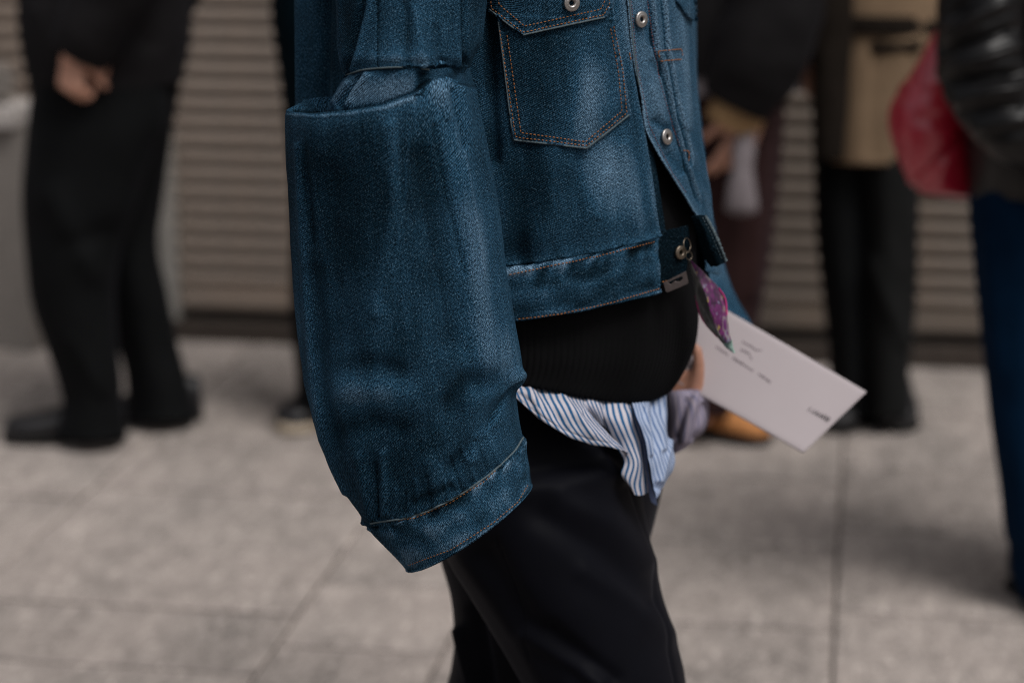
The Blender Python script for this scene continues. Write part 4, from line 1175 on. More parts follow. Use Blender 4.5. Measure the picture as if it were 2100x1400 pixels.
def plate(name, poly, Y, th, m, parent=None, hole=None, slope=(0.0, 0.0), bev=0.0006):
    """flat plate cut to a picture outline; slope tilts it away (metres per picture pixel, x and y)"""
    cx = sum(p[0] for p in poly) / len(poly); cy = sum(p[1] for p in poly) / len(poly)
    at = lambda p: P(p[0], p[1], Y + (p[0] - cx) * slope[0] + (p[1] - cy) * slope[1])
    bm = bmesh.new()
    vs = [bm.verts.new(at(p)) for p in poly]
    es = [bm.edges.new((vs[i], vs[(i + 1) % len(vs)])) for i in range(len(vs))]
    if hole:
        hs_ = [bm.verts.new(at(p)) for p in hole]
        es += [bm.edges.new((hs_[i], hs_[(i + 1) % len(hs_)])) for i in range(len(hs_))]
    bmesh.ops.triangle_fill(bm, use_beauty=True, edges=es)
    bmesh.ops.recalc_face_normals(bm, faces=bm.faces[:])
    bm.normal_update()
    if sum(f.normal.y * f.calc_area() for f in bm.faces) > 0:
        bmesh.ops.reverse_faces(bm, faces=bm.faces[:])
    me = bpy.data.meshes.new(name); bm.to_mesh(me); bm.free(); me.materials.append(m)
    o = bpy.data.objects.new(name, me); COL.objects.link(o)
    if parent: o.parent = parent
    s = o.modifiers.new('thickness', 'SOLIDIFY'); s.thickness = th; s.offset = -1
    if bev:
        bv = o.modifiers.new('bevel', 'BEVEL'); bv.width = bev; bv.segments = 2; bv.limit_method = 'ANGLE'
    return o
M['plate'] = plain('rosy_metal', (0.085, 0.068, 0.066), 0.45, 0.5, 0.4, 0.2, 200)
plate('waist_buckle', [(1360, 580), (1407, 556), (1412, 580), (1409, 583), (1369, 600), (1365, 598)], 2.404, 0.0016, M['plate'], jk, hole=[(1370, 580), (1385, 572), (1398, 567), (1401, 572), (1393, 578), (1384, 576), (1376, 583)])

# ---- upper sleeve
def sleeve_wear_shading(V, strokes, blobs, N):
    global px, py
    px, py = proj(V)
    w = np.zeros(px.shape)
    for b in blobs: patch(w, *b)
    return folds(V, N, strokes, w)
YS = 2.255
ru = [sil(640, -330, 1010, -330, 10, YS + .07, 0.09), sil(668, -180, 1004, -180, 10, YS + .05, 0.09), sil(686, -40, 997, -40, 8, YS + .03, 0.088), sil(692, 30, 994, 30, 6, YS + .02, 0.085), sil(695, 85, 988, 82, 3, YS + .01, 0.082), sil(698, 118, 974, 112, 0, YS, 0.080), sil(701, 142, 966, 130, -5, YS, 0.0795), sil(703, 158, 962, 138, -9, YS, 0.079), sil(709, 162, 957, 143, -9, YS, 0.071), sil(712, 178, 954, 158, -10, YS, 0.065)]
V = loft(ru, 190, 420)
N = outward(V, True)
V = crumple(V, N, 0.004, 11, (1, 1, 0.5), 21.)
V = crumple(V, N, 0.0014, 40, (1, 1, 0.5), 22.)
V, wear_shading = sleeve_wear_shading(V, [([(748, -60), (742, 20), (722, 105), (708, 150)], 8, -0.006, -0.12), ([(765, -60), (757, 20), (735, 105), (722, 140)], 10, 0.004, 0.16), ([(950, -60), (950, 40), (953, 130)], 6, -0.006, -0.14), ([(936, -40), (940, 130)], 12, 0.003, 0.06), ([(700, -40), (699, 150)], 8, 0.003, 0.05),
                            ([(775, -60), (774, 138)], 2.5, -0.0012, -0.10), ([(850, 20), (868, 132)], 10, 0.003, 0.10), ([(830, 10), (835, 130)], 10, -0.003, -0.08), ([(895, 60), (905, 132)], 9, -0.003, -0.06)],
                      [(850, 10, 120, 110, 0.12), (810, 122, 110, 16, 0.24), (720, 60, 16, 120, -0.14), (975, 60, 20, 120, -0.08)], N)
vv = np.linspace(0, 1, V.shape[0])[:, None]; uu = np.linspace(0, 1, V.shape[1])[None, :]
g1 = noise(np.stack([uu * 60 + 0 * vv, vv * 4 + 0 * uu, 0 * uu * vv + 1.5], -1)); f1 = np.exp(-((0.78 - vv) / 0.08) ** 2)
V = V + N * (0.0012 * g1 * f1)[..., None]
wear_shading += 0.5 * np.clip(g1, -.4, .5) * f1 - 0.25 * 0
upper = grid('upper_sleeve', V, True, M['denim_sleeve'], jk, wear_shading=wear_shading, thick=0.002)
B_up = bvh_of(V, True)
stitches([[(775, -20), (775, 60), (774, 134)]], [B_up], parent=jk, m=M['denim_dark'], r=0.0004)

# ---- balloon sleeve: from the seam into a trough, up to the rim, over it and down to the cuff
def ring_pts(spec, n=24):
    """spec: list of (phi, px, py, dY) round the ring; interpolated round the circle"""
    spec = sorted(spec)
    ph = np.array([s[0] for s in spec], float); a = np.array([s[1:] for s in spec], float)
    ph3 = np.concatenate([ph - 360, ph, ph + 360]); a3 = np.concatenate([a, a, a])
    t = -180 + 360 * np.arange(n) / n
    x, y, dy = (np.interp(t, ph3, a3[:, k]) for k in range(3))
    return P(x, y, YS + dy)
seam = [(-90, 704, 160, 0), (-60, 722, 149, -.040), (-30, 770, 141, -.066), (0, 832, 138, -.076), (25, 882, 143, -.070), (45, 920, 138, -.054), (90, 962, 134, 0), (135, 930, 130, .05), (180, 832, 134, .074), (-135, 735, 140, .052)]
seam2 = [(-90, 694, 176, 0), (-60, 708, 170, -.040), (-30, 758, 162, -.068), (0, 826, 158, -.078), (25, 880, 156, -.070), (45, 922, 150, -.055), (90, 966, 150, 0), (135, 932, 140, .055), (180, 828, 146, .08), (-135, 725, 152, .058)]
trough = [(-90, 644, 254, .012), (-70, 650, 264, -.026), (-45, 676, 272, -.058), (-20, 730, 276, -.072), (0, 794, 256, -.079), (20, 850, 208, -.078), (38, 892, 172, -.064), (60, 944, 168, -.046), (90, 972, 172, 0), (135, 935, 168, .06), (180, 800, 212, .070), (-135, 692, 250, .046)]
rimi = [(-90, 594, 226, .006), (-70, 606, 232, -.040), (-45, 648, 235, -.078), (-20, 712, 231, -.098), (0, 785, 219, -.100), (20, 852, 196, -.088), (36, 890, 166, -.066), (60, 950, 176, -.048), (90, 976, 180, 0), (135, 930, 172, .066), (180, 780, 190, .094), (-135, 636, 206, .078)]
rimo = [(-90, 586, 233, .006), (-70, 597, 238, -.042), (-45, 640, 241, -.083), (-20, 708, 238, -.103), (0, 784, 226, -.105), (20, 856, 203, -.092), (38, 896, 172, -.068), (60, 954, 186, -.050), (90, 978, 190, 0), (135, 932, 178, .070), (180, 778, 197, .098), (-135, 630, 213, .082)]
low0 = [(-90, 584, 262, .006), (-70, 594, 272, -.043), (-45, 636, 280, -.084), (-20, 706, 284, -.104), (0, 788, 275, -.106), (20, 862, 262, -.094), (40, 912, 246, -.072), (60, 962, 240, -.052), (90, 986, 236, 0), (135, 935, 220, .072), (180, 780, 235, .10), (-135, 628, 250, .084)]
rl_ = [ring_pts(r) for r in (seam, seam2, trough, rimi, rimo, low0)]
rl_ += [sil(584, 340, 1006, 330, 44, YS, 0.102), sil(590, 450, 1022, 420, 42, YS, 0.100), sil(597, 560, 1036, 530, 42, YS, 0.098), sil(606, 660, 1052, 625, 42, YS, 0.096), sil(616, 740, 1066, 712, 40, YS, 0.095), sil(628, 812, 1073, 775, 40, YS, 0.093), sil(646, 880, 1061, 808, 42, YS, 0.088), sil(676, 946, 1066, 858, 44, YS - .003, 0.080), sil(706, 1006, 1071, 885, 44, YS - .006, 0.074), sil(738, 1052, 1074, 898, 42, YS - .008, 0.068), sil(747, 1070, 1075, 903, 38, YS - .008, 0.066)]
tv = [0, .5, 1.4, 2.1, 2.5, 3.2]
R = np.array([cr(r, 560, True) for r in rl_])
V = cr(R, 620)
N = outward(V, True)
# keep the rim itself crisp, crumple the hanging cloth
hang = np.clip((np.linspace(0, len(rl_) - 1, V.shape[0]) - 5) / 1.5, 0, 1)[:, None]
D = crumple(V, N, 0.0034, 7, (1, 1, 0.4), 31.) - V
V = V + D * (0.25 + 0.75 * hang)[..., None]
V = crumple(V, N, 0.0013, 38, (1, 1, 0.6), 33.)
V, wear_shading = sleeve_wear_shading(V, [
    ([(905, 190), (935, 330), (965, 520), (990, 690), (1010, 770)], 26, 0.007, 0.13),  # lit right side of the sleeve, partly put into the colour
    ([(860, 330), (900, 520), (925, 700)], 30, -0.007, -0.10),
    ([(800, 260), (810, 420), (770, 640)], 16, 0.004, 0.10),
    ([(700, 300), (690, 700)], 40, -0.005, -0.06),
    ([(612, 300), (618, 420), (628, 620), (640, 780), (662, 900), (705, 1010)], 8, 0.004, 0.14),  # lit left edge, also put into the colour
    ([(640, 560), (655, 760), (690, 920)], 16, -0.004, -0.06),
    ([(705, 806), (760, 798), (830, 806)], 26, 0.0034, 0.08),
    ([(690, 755), (760, 745), (820, 760)], 22, -0.003, -0.12),
    ([(700, 885), (770, 865), (820, 880)], 24, -0.004, -0.14),
    ([(1010, 780), (960, 790), (930, 830)], 26, -0.009, -0.20),
    ([(1066, 770), (1020, 860), (980, 900), (968, 940)], 12, 0.006, 0.10),
    ([(1050, 800), (1000, 880), (930, 960)], 16, -0.007, -0.08),
    ([(772, 950), (777, 1062)], 2.4, -0.0028, -0.15), ([(785, 930), (790, 1050)], 9, 0.005, 0.06),
    ([(735, 940), (760, 1060)], 12, 0.005, 0.0), ([(880, 950), (900, 1030)], 16, 0.004, -0.02), ([(850, 1030), (920, 1000)], 10, -0.003, -0.1),
    ([(1062, 785), (1030, 830), (1000, 880)], 4, -0.003, -0.12),
    ([(806, 1062), (812, 1005)], 5, 0.0017, 0.05), ([(828, 1056), (832, 1010)], 4, -0.0017, -0.05), ([(858, 1046), (852, 985)], 5, 0.0017, 0.05), ([(884, 1036), (874, 975)], 4, -0.0017, -0.05), ([(920, 1018), (903, 955)], 5, 0.0017, 0.05), ([(945, 1003), (925, 940)], 4, -0.0017, -0.05), ([(975, 984), (952, 920)], 5, 0.0017, 0.05), ([(1000, 966), (978, 905)], 4, -0.0017, -0.05), ([(1022, 948), (1000, 892)], 5, 0.0017, 0.05),
    ([(930, 240), (965, 420), (985, 560)], 4, 0.0018, 0.10), ([(890, 260), (915, 400), (950, 560)], 5, -0.0022, -0.08), ([(840, 260), (832, 400), (805, 560)], 4, 0.0016, 0.08), ([(625, 300), (640, 500)], 5, -0.002, -0.06),
    ([(604, 227), (650, 231), (712, 226), (785, 213), (848, 190), (880, 166)], 3.0, -0.001, -0.30), ([(590, 236), (645, 240), (710, 236), (785, 224), (856, 201)], 4.0, 0.0008, 0.10),  # first stroke paints the shade behind the rim; second is edge wear
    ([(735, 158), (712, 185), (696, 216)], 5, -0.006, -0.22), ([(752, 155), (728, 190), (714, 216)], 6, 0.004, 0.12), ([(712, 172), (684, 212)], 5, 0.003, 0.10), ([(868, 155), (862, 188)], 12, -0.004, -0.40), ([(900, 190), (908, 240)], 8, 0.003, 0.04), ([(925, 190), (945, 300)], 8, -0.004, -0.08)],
    [(790, 185, 115, 36, 0.44), (745, 195, 30, 20, 0.08), (720, 450, 80, 180, -0.10), (985, 580, 50, 200, 0.20), (935, 330, 34, 130, 0.10), (740, 812, 70, 26, 0.14), (610, 600, 10, 300, 0.10), (860, 690, 70, 60, -0.10), (1045, 720, 22, 80, 0.14), (830, 950, 80, 60, -0.12), (1010, 900, 40, 40, 0.10)], N)  # fading, plus the lit right band and left edge painted into the colour
vv = np.linspace(0, len(rl_) - 1, V.shape[0])[:, None]; uu = np.linspace(0, 1, V.shape[1])[None, :]
end = len(rl_) - 1 - vv
g1 = noise(np.stack([uu * 70 + 0 * vv, vv * 2 + 0 * uu, 0 * uu * vv + 4.5], -1)); f1 = np.exp(-(end / 0.9) ** 2)
V = V + N * (0.0024 * g1 * f1 + 0.003 * np.exp(-((end - 0.35) / 0.3) ** 2))[..., None]
wear_shading += 0.35 * np.clip(g1, -.4, .5) * f1 + 0.12 * np.exp(-((vv - 3.8) / 0.22) ** 2) * (0.4 + 0.6 * (px < 850)) - 0.3 * np.exp(-(end / 0.06) ** 2)
sleeve = grid('balloon_sleeve', V, True, M['denim_sleeve'], jk, wear_shading=wear_shading, thick=0.0022)
B_sl = bvh_of(V, True)

# ---- cuff of the balloon sleeve
rc = [sil(748, 1073, 1076, 902, 38, YS - .008, 0.068), sil(756, 1084, 1079, 916, 38, YS - .008, 0.069), sil(790, 1120, 1086, 952, 36, YS - .010, 0.069), sil(822, 1153, 1090, 983, 34, YS - .012, 0.068), sil(834, 1167, 1090, 996, 32, YS - .012, 0.067)]
V = loft(rc, 130, 480)
N = outward(V, True)
vv = np.linspace(0, 1, V.shape[0])[:, None]; uu = np.linspace(0, 1, V.shape[1])[None, :]
uo = uu + 0.03 * vv
g1 = noise(np.stack([uo * 60, vv * 2 + 0 * uu, 0 * uo + 7.5], -1)); g2 = noise(np.stack([uu * 22 + 0 * vv, vv * 4 + 0 * uu, 0 * uo + 2.5], -1))
f1 = np.exp(-((vv - 0.14) / 0.15) ** 2)
V = V + N * (0.0055 * g1 * f1 + 0.0026 * g2 * (1 - vv ** 3) - 0.0016 * np.exp(-((vv - 0.02) / 0.02) ** 2) + 0.0012 * np.exp(-((vv - 0.98) / 0.03) ** 2))[..., None]
wear_shading = 0.04 + 1.1 * np.clip(g1, -.4, .5) * f1 + 0.5 * g2 + 0.18 * np.exp(-((vv - 1) / 0.03) ** 2) + 0.10 * np.exp(-((vv - .62) / 0.2) ** 2)
cuff = grid('sleeve_cuff', V, True, M['denim_sleeve'], jk, wear_shading=wear_shading, thick=0.004)
B_cuff = bvh_of(V, True)
stitches([[(765, 1079), (850, 1061), (925, 1030), (995, 985), (1045, 940), (1070, 908)], [(838, 1158), (925, 1126), (1010, 1072), (1062, 1028), (1084, 990)]], [B_cuff], parent=jk, m=M['thread'], r=0.00045)
cord('cuff_edge', [(760, 1073), (850, 1057), (930, 1021), (1000, 975), (1050, 930), (1072, 897)], [B_cuff, B_sl], 0.0010, M['edge'], jk, 0.0004)
cord('seam_edge', [(708, 155), (750, 143), (830, 138), (880, 143)], [B_sl, B_up], 0.0009, M['edge'], jk, 0.0)

# ---- far sleeve
V = loft([sil(1290, -330, 1420, -330, 5, 2.80, 0.10), sil(1290, 0, 1425, 0, 5, 2.82, 0.10), sil(1300, 250, 1438, 250, 5, 2.84, 0.10), sil(1320, 420, 1458, 420, 6, 2.84, 0.095), sil(1345, 540, 1484, 540, 8, 2.83, 0.09), sil(1380, 620, 1512, 610, 10, 2.82, 0.085), sil(1420, 690, 1540, 660, 10, 2.80, 0.08), sil(1440, 720, 1552, 690, 10, 2.80, 0.078)], 120, 90)
N = outward(V, True); V = crumple(V, N, 0.005, 12, (1, 1, .6), 51.)
grid('far_sleeve', V, True, M['denim_pale'], jk, wear_shading=np.full(V.shape[:2], 0.05), thick=0.002)

# ------------------------------------------------------------------ black ribbed sweater
swr = []
for (xl, xr, bb, pts) in [(680, 1395, 0.165, [(-180, 300), (-90, 330), (0, 345), (45, 330), (90, 300)]), (680, 1425, 0.17, [(-180, 420), (-90, 450), (0, 470), (45, 450), (90, 420)]), (684, 1429, 0.172, [(-180, 540), (-90, 570), (0, 600), (45, 590), (90, 560)]),
                         (690, 1428, 0.174, [(-180, 620), (-90, 650), (0, 690), (45, 690), (90, 640)]), (700, 1420, 0.176, [(-180, 670), (-90, 700), (0, 735), (45, 745), (90, 700)]), (712, 1400, 0.175, [(-180, 710), (-90, 735), (0, 765), (30, 788), (50, 790), (90, 752)]), (726, 1376, 0.174, [(-180, 735), (-90, 755), (0, 782), (20, 806), (38, 822), (56, 820), (90, 790)]), (736, 1366, 0.166, [(-180, 738), (-90, 757), (0, 784), (20, 808), (38, 824), (56, 822), (90, 793)])]:
    ph = np.linspace(-180, 180, 48, endpoint=False)
    xs = [p[0] for p in pts]; ys = [p[1] for p in pts]
    xs = xs + [180]; ys = ys + [ys[0]]
    yv = np.interp(ph, xs, ys)
    for _ in range(3): yv = 0.25 * np.roll(yv, 1) + 0.5 * yv + 0.25 * np.roll(yv, -1)
    r = np.radians(ph)
    swr.append(P((xl + xr) / 2 + (xr - xl) / 2 * np.sin(r), yv, YT + .005 - bb * np.cos(r)))
V = loft(swr, 200, 1500)
N = outward(V, True)
V = crumple(V, N, 0.006, 8, (1, 1, .6), 61.)
uu = np.linspace(0, 1, V.shape[1])[None, :]; vv = np.linspace(0, 1, V.shape[0])[:, None]
rib = np.abs(np.sin(np.pi * uu * 165)) ** 0.8
V = V + N * (0.0015 * rib * np.clip((vv - 0.35) * 4, 0, 1))[..., None]
sweater = grid('sweater', V, True, M['knit'], person, thick=0.002)

# ------------------------------------------------------------------ black trousers
def bot(xz, z, Y, half, b):   # ring at a height above the ground
    y = py_of(z, Y); return sil(xz - half, y, xz + half, y, 20, Y, b)
tr1 = [sil(735, 660, 1370, 640, 50, YT, 0.15), sil(752, 780, 1368, 760, 50, YT - .005, 0.130), sil(790, 860, 1340, 850, 50, YT - .015, 0.134), sil(850, 950, 1314, 930, 50, YT - .03, 0.142), sil(892, 1050, 1320, 1030, 48, YT - .045, 0.145), sil(915, 1140, 1338, 1130, 46, YT - .06, 0.135), sil(960, 1215, 1357, 1205, 44, YT - .07, 0.128), sil(1005, 1290, 1379, 1285, 42, YT - .075, 0.122), sil(1050, 1365, 1400, 1360, 42, YT - .08, 0.118), sil(1085, 1430, 1412, 1430, 42, YT - .085, 0.115), sil(1150, 1600, 1440, 1600, 42, YT - .09, 0.11), sil(1190, 1800, 1460, 1800, 40, YT - .10, 0.105), bot(1345, 0.10, YT - .10, 120, 0.10), bot(1345, 0.05, YT - .10, 122, 0.10)]
V = loft(tr1, 360, 300)
N = outward(V, True)
V = crumple(V, N, 0.004, 6, (1, 1, .5), 71.)
V, _ = folds(V, N, [([(1060, 1010), (1180, 990), (1290, 960)], 22, 0.0050, 0), ([(1090, 960), (1200, 945)], 20, -0.0050, 0), ([(1150, 1020), (1250, 1070), (1330, 1150)], 26, 0.0056, 0), ([(1110, 1060), (1230, 1130), (1330, 1230)], 28, -0.0062, 0), ([(1200, 1170), (1300, 1230), (1370, 1300)], 24, 0.0043, 0),
                     ([(945, 1140), (1010, 1230), (1075, 1330), (1110, 1400)], 18, 0.0037, 0), ([(1000, 1140), (1080, 1270), (1180, 1370)], 28, -0.0068, 0), ([(1080, 1300), (1150, 1350), (1230, 1400)], 16, 0.0062, 0), ([(1130, 1290), (1260, 1390)], 18, -0.0050, 0),
                     ([(1280, 930), (1296, 1010), (1330, 1110), (1352, 1240), (1386, 1400)], 4, -0.0022, 0), ([(1000, 1050), (1050, 1200), (1090, 1350)], 2.5, -0.0012, 0), ([(1240, 940), (1275, 985)], 10, 0.0037, 0)])
trousers = grid('trousers', V, True, M['trouser'], person, thick=0.002)
tr2 = [sil(840, 700, 1368, 690, 40, 2.60, 0.12), sil(860, 860, 1370, 840, 40, 2.605, 0.125), sil(870, 985, 1364, 968, 40, 2.615, 0.125), sil(884, 1080, 1342, 1070, 40, 2.625, 0.12), sil(903, 1150, 1318, 1150, 38, 2.635, 0.115), sil(924, 1225, 1300, 1225, 36, 2.645, 0.11), sil(930, 1300, 1280, 1300, 36, 2.655, 0.108), sil(926, 1345, 1262, 1345, 36, 2.66, 0.106), sil(915, 1400, 1240, 1400, 36, 2.67, 0.105), sil(880, 1520, 1180, 1520, 36, 2.69, 0.102), bot(850, 0.10, 2.76, 125, 0.10), bot(845, 0.055, 2.76, 125, 0.10)]
V = loft(tr2, 260, 240)
N = outward(V, True)
V = crumple(V, N, 0.004, 6, (1, 1, .5), 75.)
V, _ = folds(V, N, [([(945, 1290), (970, 1400)], 10, 0.012, 0), ([(975, 1250), (1000, 1400)], 14, -0.012, 0), ([(1020, 1250), (1090, 1400)], 12, 0.006, 0)])
grid('trouser_leg', V, True, M['trouser'], person, thick=0.002)
fn = P(1345, py_of(0.05, 2.43), 2.43); ff = P(850, py_of(0.05, 2.76), 2.76)
shoe(person, (fn[0] - .07, fn[1] + .05), (fn[0] + .14, fn[1] - .12), 0.105, 0.085, M['shoe_black'], M['sole_dark'])
shoe(person, (ff[0] - .07, ff[1] + .05), (ff[0] + .14, ff[1] - .12), 0.105, 0.085, M['shoe_black'], M['sole_dark'])

# ------------------------------------------------------------------ striped shirt
def cloth_patch(name, cols_, m, parent, nv=70, nu=90, amp=0.0015, sc=35, seed=0., ulen=None, thick=0.0007, strokes=()):
    """cols_: list of columns (stripe lines), each a list of (px, py, Y)"""
    def wrap(x, k):      # the tail curves round the hips and starts under the sweater
        s = max(-0.97, min(0.97, (x - 1050) / 325))
        return 0.004 + 0.11 * (1 - math.sqrt(1 - s * s)) * (0.55 if m is M['shirt_pale'] else 1.0) + ((0.055 if m in (M['shirt_pale'], M['shirt_dark']) else 0.026) if k == 0 else 0.0)
    A = np.array([[P(x, y, Y + wrap(x, k)) for k, (x, y, Y) in enumerate(c)] for c in cols_])      # [col][row]
    A = cr(A, nu)
    V = cr(A.transpose(1, 0, 2), nv)
    N = grid_normals(V, False); N *= np.sign((N * (CAM - V)).sum())
    V = crumple(V, N, amp, sc, (1, 1, 1), seed)
    if strokes: V, _w = folds(V, N, strokes)
    uv = None
    if ulen:
        U, Wv = uv_of(V, False)
        uv = (np.linspace(0, ulen, nu), Wv)
    o = grid(name, V, False, m, parent, uv=uv, thick=thick)
    return o
y0 = 2.352
shirt = cloth_patch('shirt', [
    [(1016, 762, y0 + .012), (1022, 774, y0 + .006), (1028, 784, y0), (1034, 792, y0 - .004), (1038, 796, y0 - .004)],
    [(1058, 770, y0 + .012), (1068, 796, y0 - .002), (1078, 818, y0 - .010), (1090, 842, y0 - .016), (1096, 850, y0 - .012)],
    [(1094, 776, y0 + .012), (1112, 814, y0 - .006), (1130, 854, y0 - .018), (1150, 886, y0 - .020), (1158, 892, y0 - .014)],
    [(1132, 786, y0 + .012), (1152, 826, y0 - .006), (1176, 872, y0 - .018), (1202, 906, y0 - .018), (1208, 909, y0 - .012)],
    [(1166, 794, y0 + .012), (1186, 836, y0 - .005), (1216, 882, y0 - .016), (1245, 914, y0 - .016), (1250, 917, y0 - .010)],
    [(1194, 800, y0 + .014), (1206, 842, y0 - .002), (1246, 886, y0 - .012), (1280, 922, y0 - .012), (1284, 926, y0 - .006)],
    [(1200, 806, y0 + .022), (1212, 850, y0 + .010), (1250, 892, y0 + .004), (1281, 930, y0 + .002), (1284, 934, y0 + .008)]],
    M['shirt'], person, 90, 140, 0.0022, 24, 1., ulen=0.0068 * 18.5, strokes=[([(1050, 806), (1094, 842), (1152, 881), (1205, 900), (1250, 909), (1278, 922)], 2.2, -0.0008, 0), ([(1110, 800), (1160, 880)], 9, -0.003, 0), ([(1150, 810), (1215, 890)], 8, 0.003, 0), ([(1200, 850), (1262, 905)], 7, -0.003, 0), ([(1085, 800), (1110, 850)], 7, 0.003, 0)])
cloth_patch('shirt_tail', [
    [(1190, 806, y0 + .010), (1200, 830, y0 + .012), (1226, 866, y0 + .016)], [(1206, 806, y0 + .004), (1216, 832, y0 + .010), (1236, 872, y0 + .016)], [(1222, 808, y0 + .010), (1232, 836, y0 + .014), (1246, 880, y0 + .018)], [(1240, 810, y0 + .020), (1246, 840, y0 + .022), (1256, 890, y0 + .022)]],
    M['shirt'], shirt, 40, 50, 0.001, 40, 2., ulen=0.0068 * 6)
cloth_patch('shirt_tail', [
    [(1226, 806, y0 + .016), (1236, 850, y0 + .014), (1262, 910, y0 + .010), (1280, 945, y0 + .004), (1274, 972, y0 + .002), (1284, 992, y0 + .002)],
    [(1246, 806, y0 + .010), (1254, 856, y0 + .006), (1280, 914, y0 + .002), (1294, 948, y0 - .004), (1286, 984, y0 - .006), (1296, 1008, y0 - .004)],
    [(1262, 806, y0 + .008), (1274, 860, y0 + .002), (1296, 916, y0 - .002), (1306, 950, y0 - .008), (1300, 990, y0 - .008), (1304, 1015, y0 - .006)],
    [(1278, 806, y0 + .010), (1292, 862, y0 + .004), (1310, 916, y0 + .000), (1316, 954, y0 - .004), (1314, 992, y0 - .004), (1316, 1015, y0 - .002)],
    [(1290, 806, y0 + .018), (1304, 862, y0 + .012), (1320, 916, y0 + .008), (1324, 956, y0 + .004), (1328, 990, y0 + .004), (1328, 1008, y0 + .006)]],
    M['shirt'], shirt, 90, 80, 0.0028, 30, 3., ulen=0.0068 * 5.5)
cloth_patch('shirt_placket', [
    [(1280, 806, y0 + .020), (1300, 850, y0 + .014), (1314, 895, y0 + .010), (1320, 935, y0 + .008), (1326, 985, y0 + .006), (1334, 1024, y0 + .006), (1342, 1034, y0 + .006)],
    [(1292, 806, y0 + .012), (1304, 850, y0 + .006), (1318, 895, y0 + .002), (1324, 935, y0 - .002), (1332, 985, y0 - .002), (1344, 1020, y0 + .000), (1348, 1036, y0 + .002)]],
    M['shirt_dark'], shirt, 70, 14, 0.0008, 40, 4.)
cloth_patch('shirt_tail', [
    [(1288, 806, y0 + .020), (1306, 850, y0 + .012), (1322, 896, y0 + .008), (1330, 940, y0 + .006), (1338, 985, y0 + .006), (1347, 1022, y0 + .006)],
    [(1310, 800, y0 + .030), (1324, 850, y0 + .024), (1336, 896, y0 + .016), (1344, 940, y0 + .010), (1348, 980, y0 + .010), (1350, 1018, y0 + .010)],
    [(1332, 794, y0 + .045), (1342, 850, y0 + .040), (1350, 896, y0 + .030), (1358, 940, y0 + .020), (1360, 975, y0 + .018), (1353, 1012, y0 + .016)],
    [(1352, 786, y0 + .065), (1356, 850, y0 + .062), (1361, 896, y0 + .050), (1373, 938, y0 + .036), (1371, 968, y0 + .030), (1357, 1004, y0 + .024)],
    [(1368, 780, y0 + .095), (1367, 850, y0 + .092), (1367, 886, y0 + .080), (1384, 930, y0 + .060), (1381, 960, y0 + .048), (1364, 994, y0 + .036)]],
    M['shirt_pale'], shirt, 90, 90, 0.0034, 26, 5., ulen=0.0050 * 13, strokes=[([(1340, 810), (1345, 900), (1350, 1000)], 6, -0.005, 0), ([(1358, 810), (1360, 920)], 5, 0.004, 0), ([(1375, 905), (1355, 985)], 6, 0.004, 0), ([(1322, 840), (1335, 930)], 5, 0.004, 0)])
# cuff drooping round the far wrist
V = loft([sil(1362, 800, 1424, 798, 3, 2.67, 0.034), sil(1360, 812, 1438, 806, 4, 2.67, 0.040), sil(1356, 840, 1452, 822, 5, 2.67, 0.046), sil(1356, 880, 1449, 868, 6, 2.67, 0.048), sil(1362, 905, 1430, 896, 6, 2.67, 0.044), sil(1372, 930, 1404, 912, 6, 2.67, 0.036)], 70, 90)
N = outward(V, True); V = crumple(V, N, 0.006, 22, (1, 1, .5), 81.)
V, _ = folds(V, N, [([(1425, 810), (1400, 900)], 7, 0.008, 0), ([(1410, 820), (1385, 900)], 6, -0.008, 0), ([(1445, 830), (1425, 900)], 6, -0.005, 0)])
grid('shirt_cuff', V, True, M['shirt_cuff'], shirt, thick=0.001)

# ------------------------------------------------------------------ card in the far hand
TL, TR, BR, BL = (P(1408, 590, 2.705), P(1778, 803, 2.655), P(1648, 928, 2.615), P(1378, 778, 2.665))
def bil(a, b, lift_=0.0):
    p = (TL * (1 - a) + TR * a) * (1 - b) + (BL * (1 - a) + BR * a) * b
    return p + cardN * (lift_ + 0.006 * math.sin(math.pi * a))
cardN = np.cross(TR - TL, BL - TL); cardN /= np.linalg.norm(cardN)
if cardN[1] > 0: cardN = -cardN
V = np.array([[bil(a, b) for a in np.linspace(0, 1, 40)] for b in np.linspace(0, 1, 16)])
card = grid('card', V, False, M['paper'], None, thick=0.0035)
card.data.materials.append(M['paper_edge'])
sm = card.modifiers['thickness']; sm.material_offset_rim = 1
N_ = np.array(card.data.polygons[0].normal)
sm.offset = -1.0 if N_ @ cardN > 0 else 1.0
bv = card.modifiers.new('bevel', 'BEVEL'); bv.width = 0.0010; bv.segments = 2; bv.limit_method = 'ANGLE'
tag(card, 'white rectangular card with faint handwriting held in the far hand', 'card')
B_card = bvh_of(V, False)
def scribble(polys, wpx, m, name):
    v, f = [], []
    for poly in polys:
        poly = [np.array(p, float) for p in poly]
        for a, b in zip(poly[:-1], poly[1:]):
            d = b - a; L = np.hypot(*d)
            if L < 1e-6: continue
            s = np.array([-d[1], d[0]]) / L * wpx / 2
            k = len(v)
            for q in (a - s, b - s, b + s, a + s):
                h = cast([B_card], q[0], q[1])
                if h is None: break
                v.append(h[0] + h[1] * 0.0004)
            else:
                f.append((k, k + 1, k + 2, k + 3)); continue
            del v[k:]
    return mesh_obj(name, v, f, m, card, smooth=False)
def hand_line(p0, p1, amp, n, seed):
    r = random.Random(seed); p0 = np.array(p0, float); p1 = np.array(p1, float); d = p1 - p0; s = np.array([-d[1], d[0]]) / np.hypot(*d)
    return [tuple(p0 + d * i / n + s * amp * (r.uniform(.4, 1) * (1 if i % 2 else -1)) + d / n * r.uniform(-.3, .3)) for i in range(n + 1)]
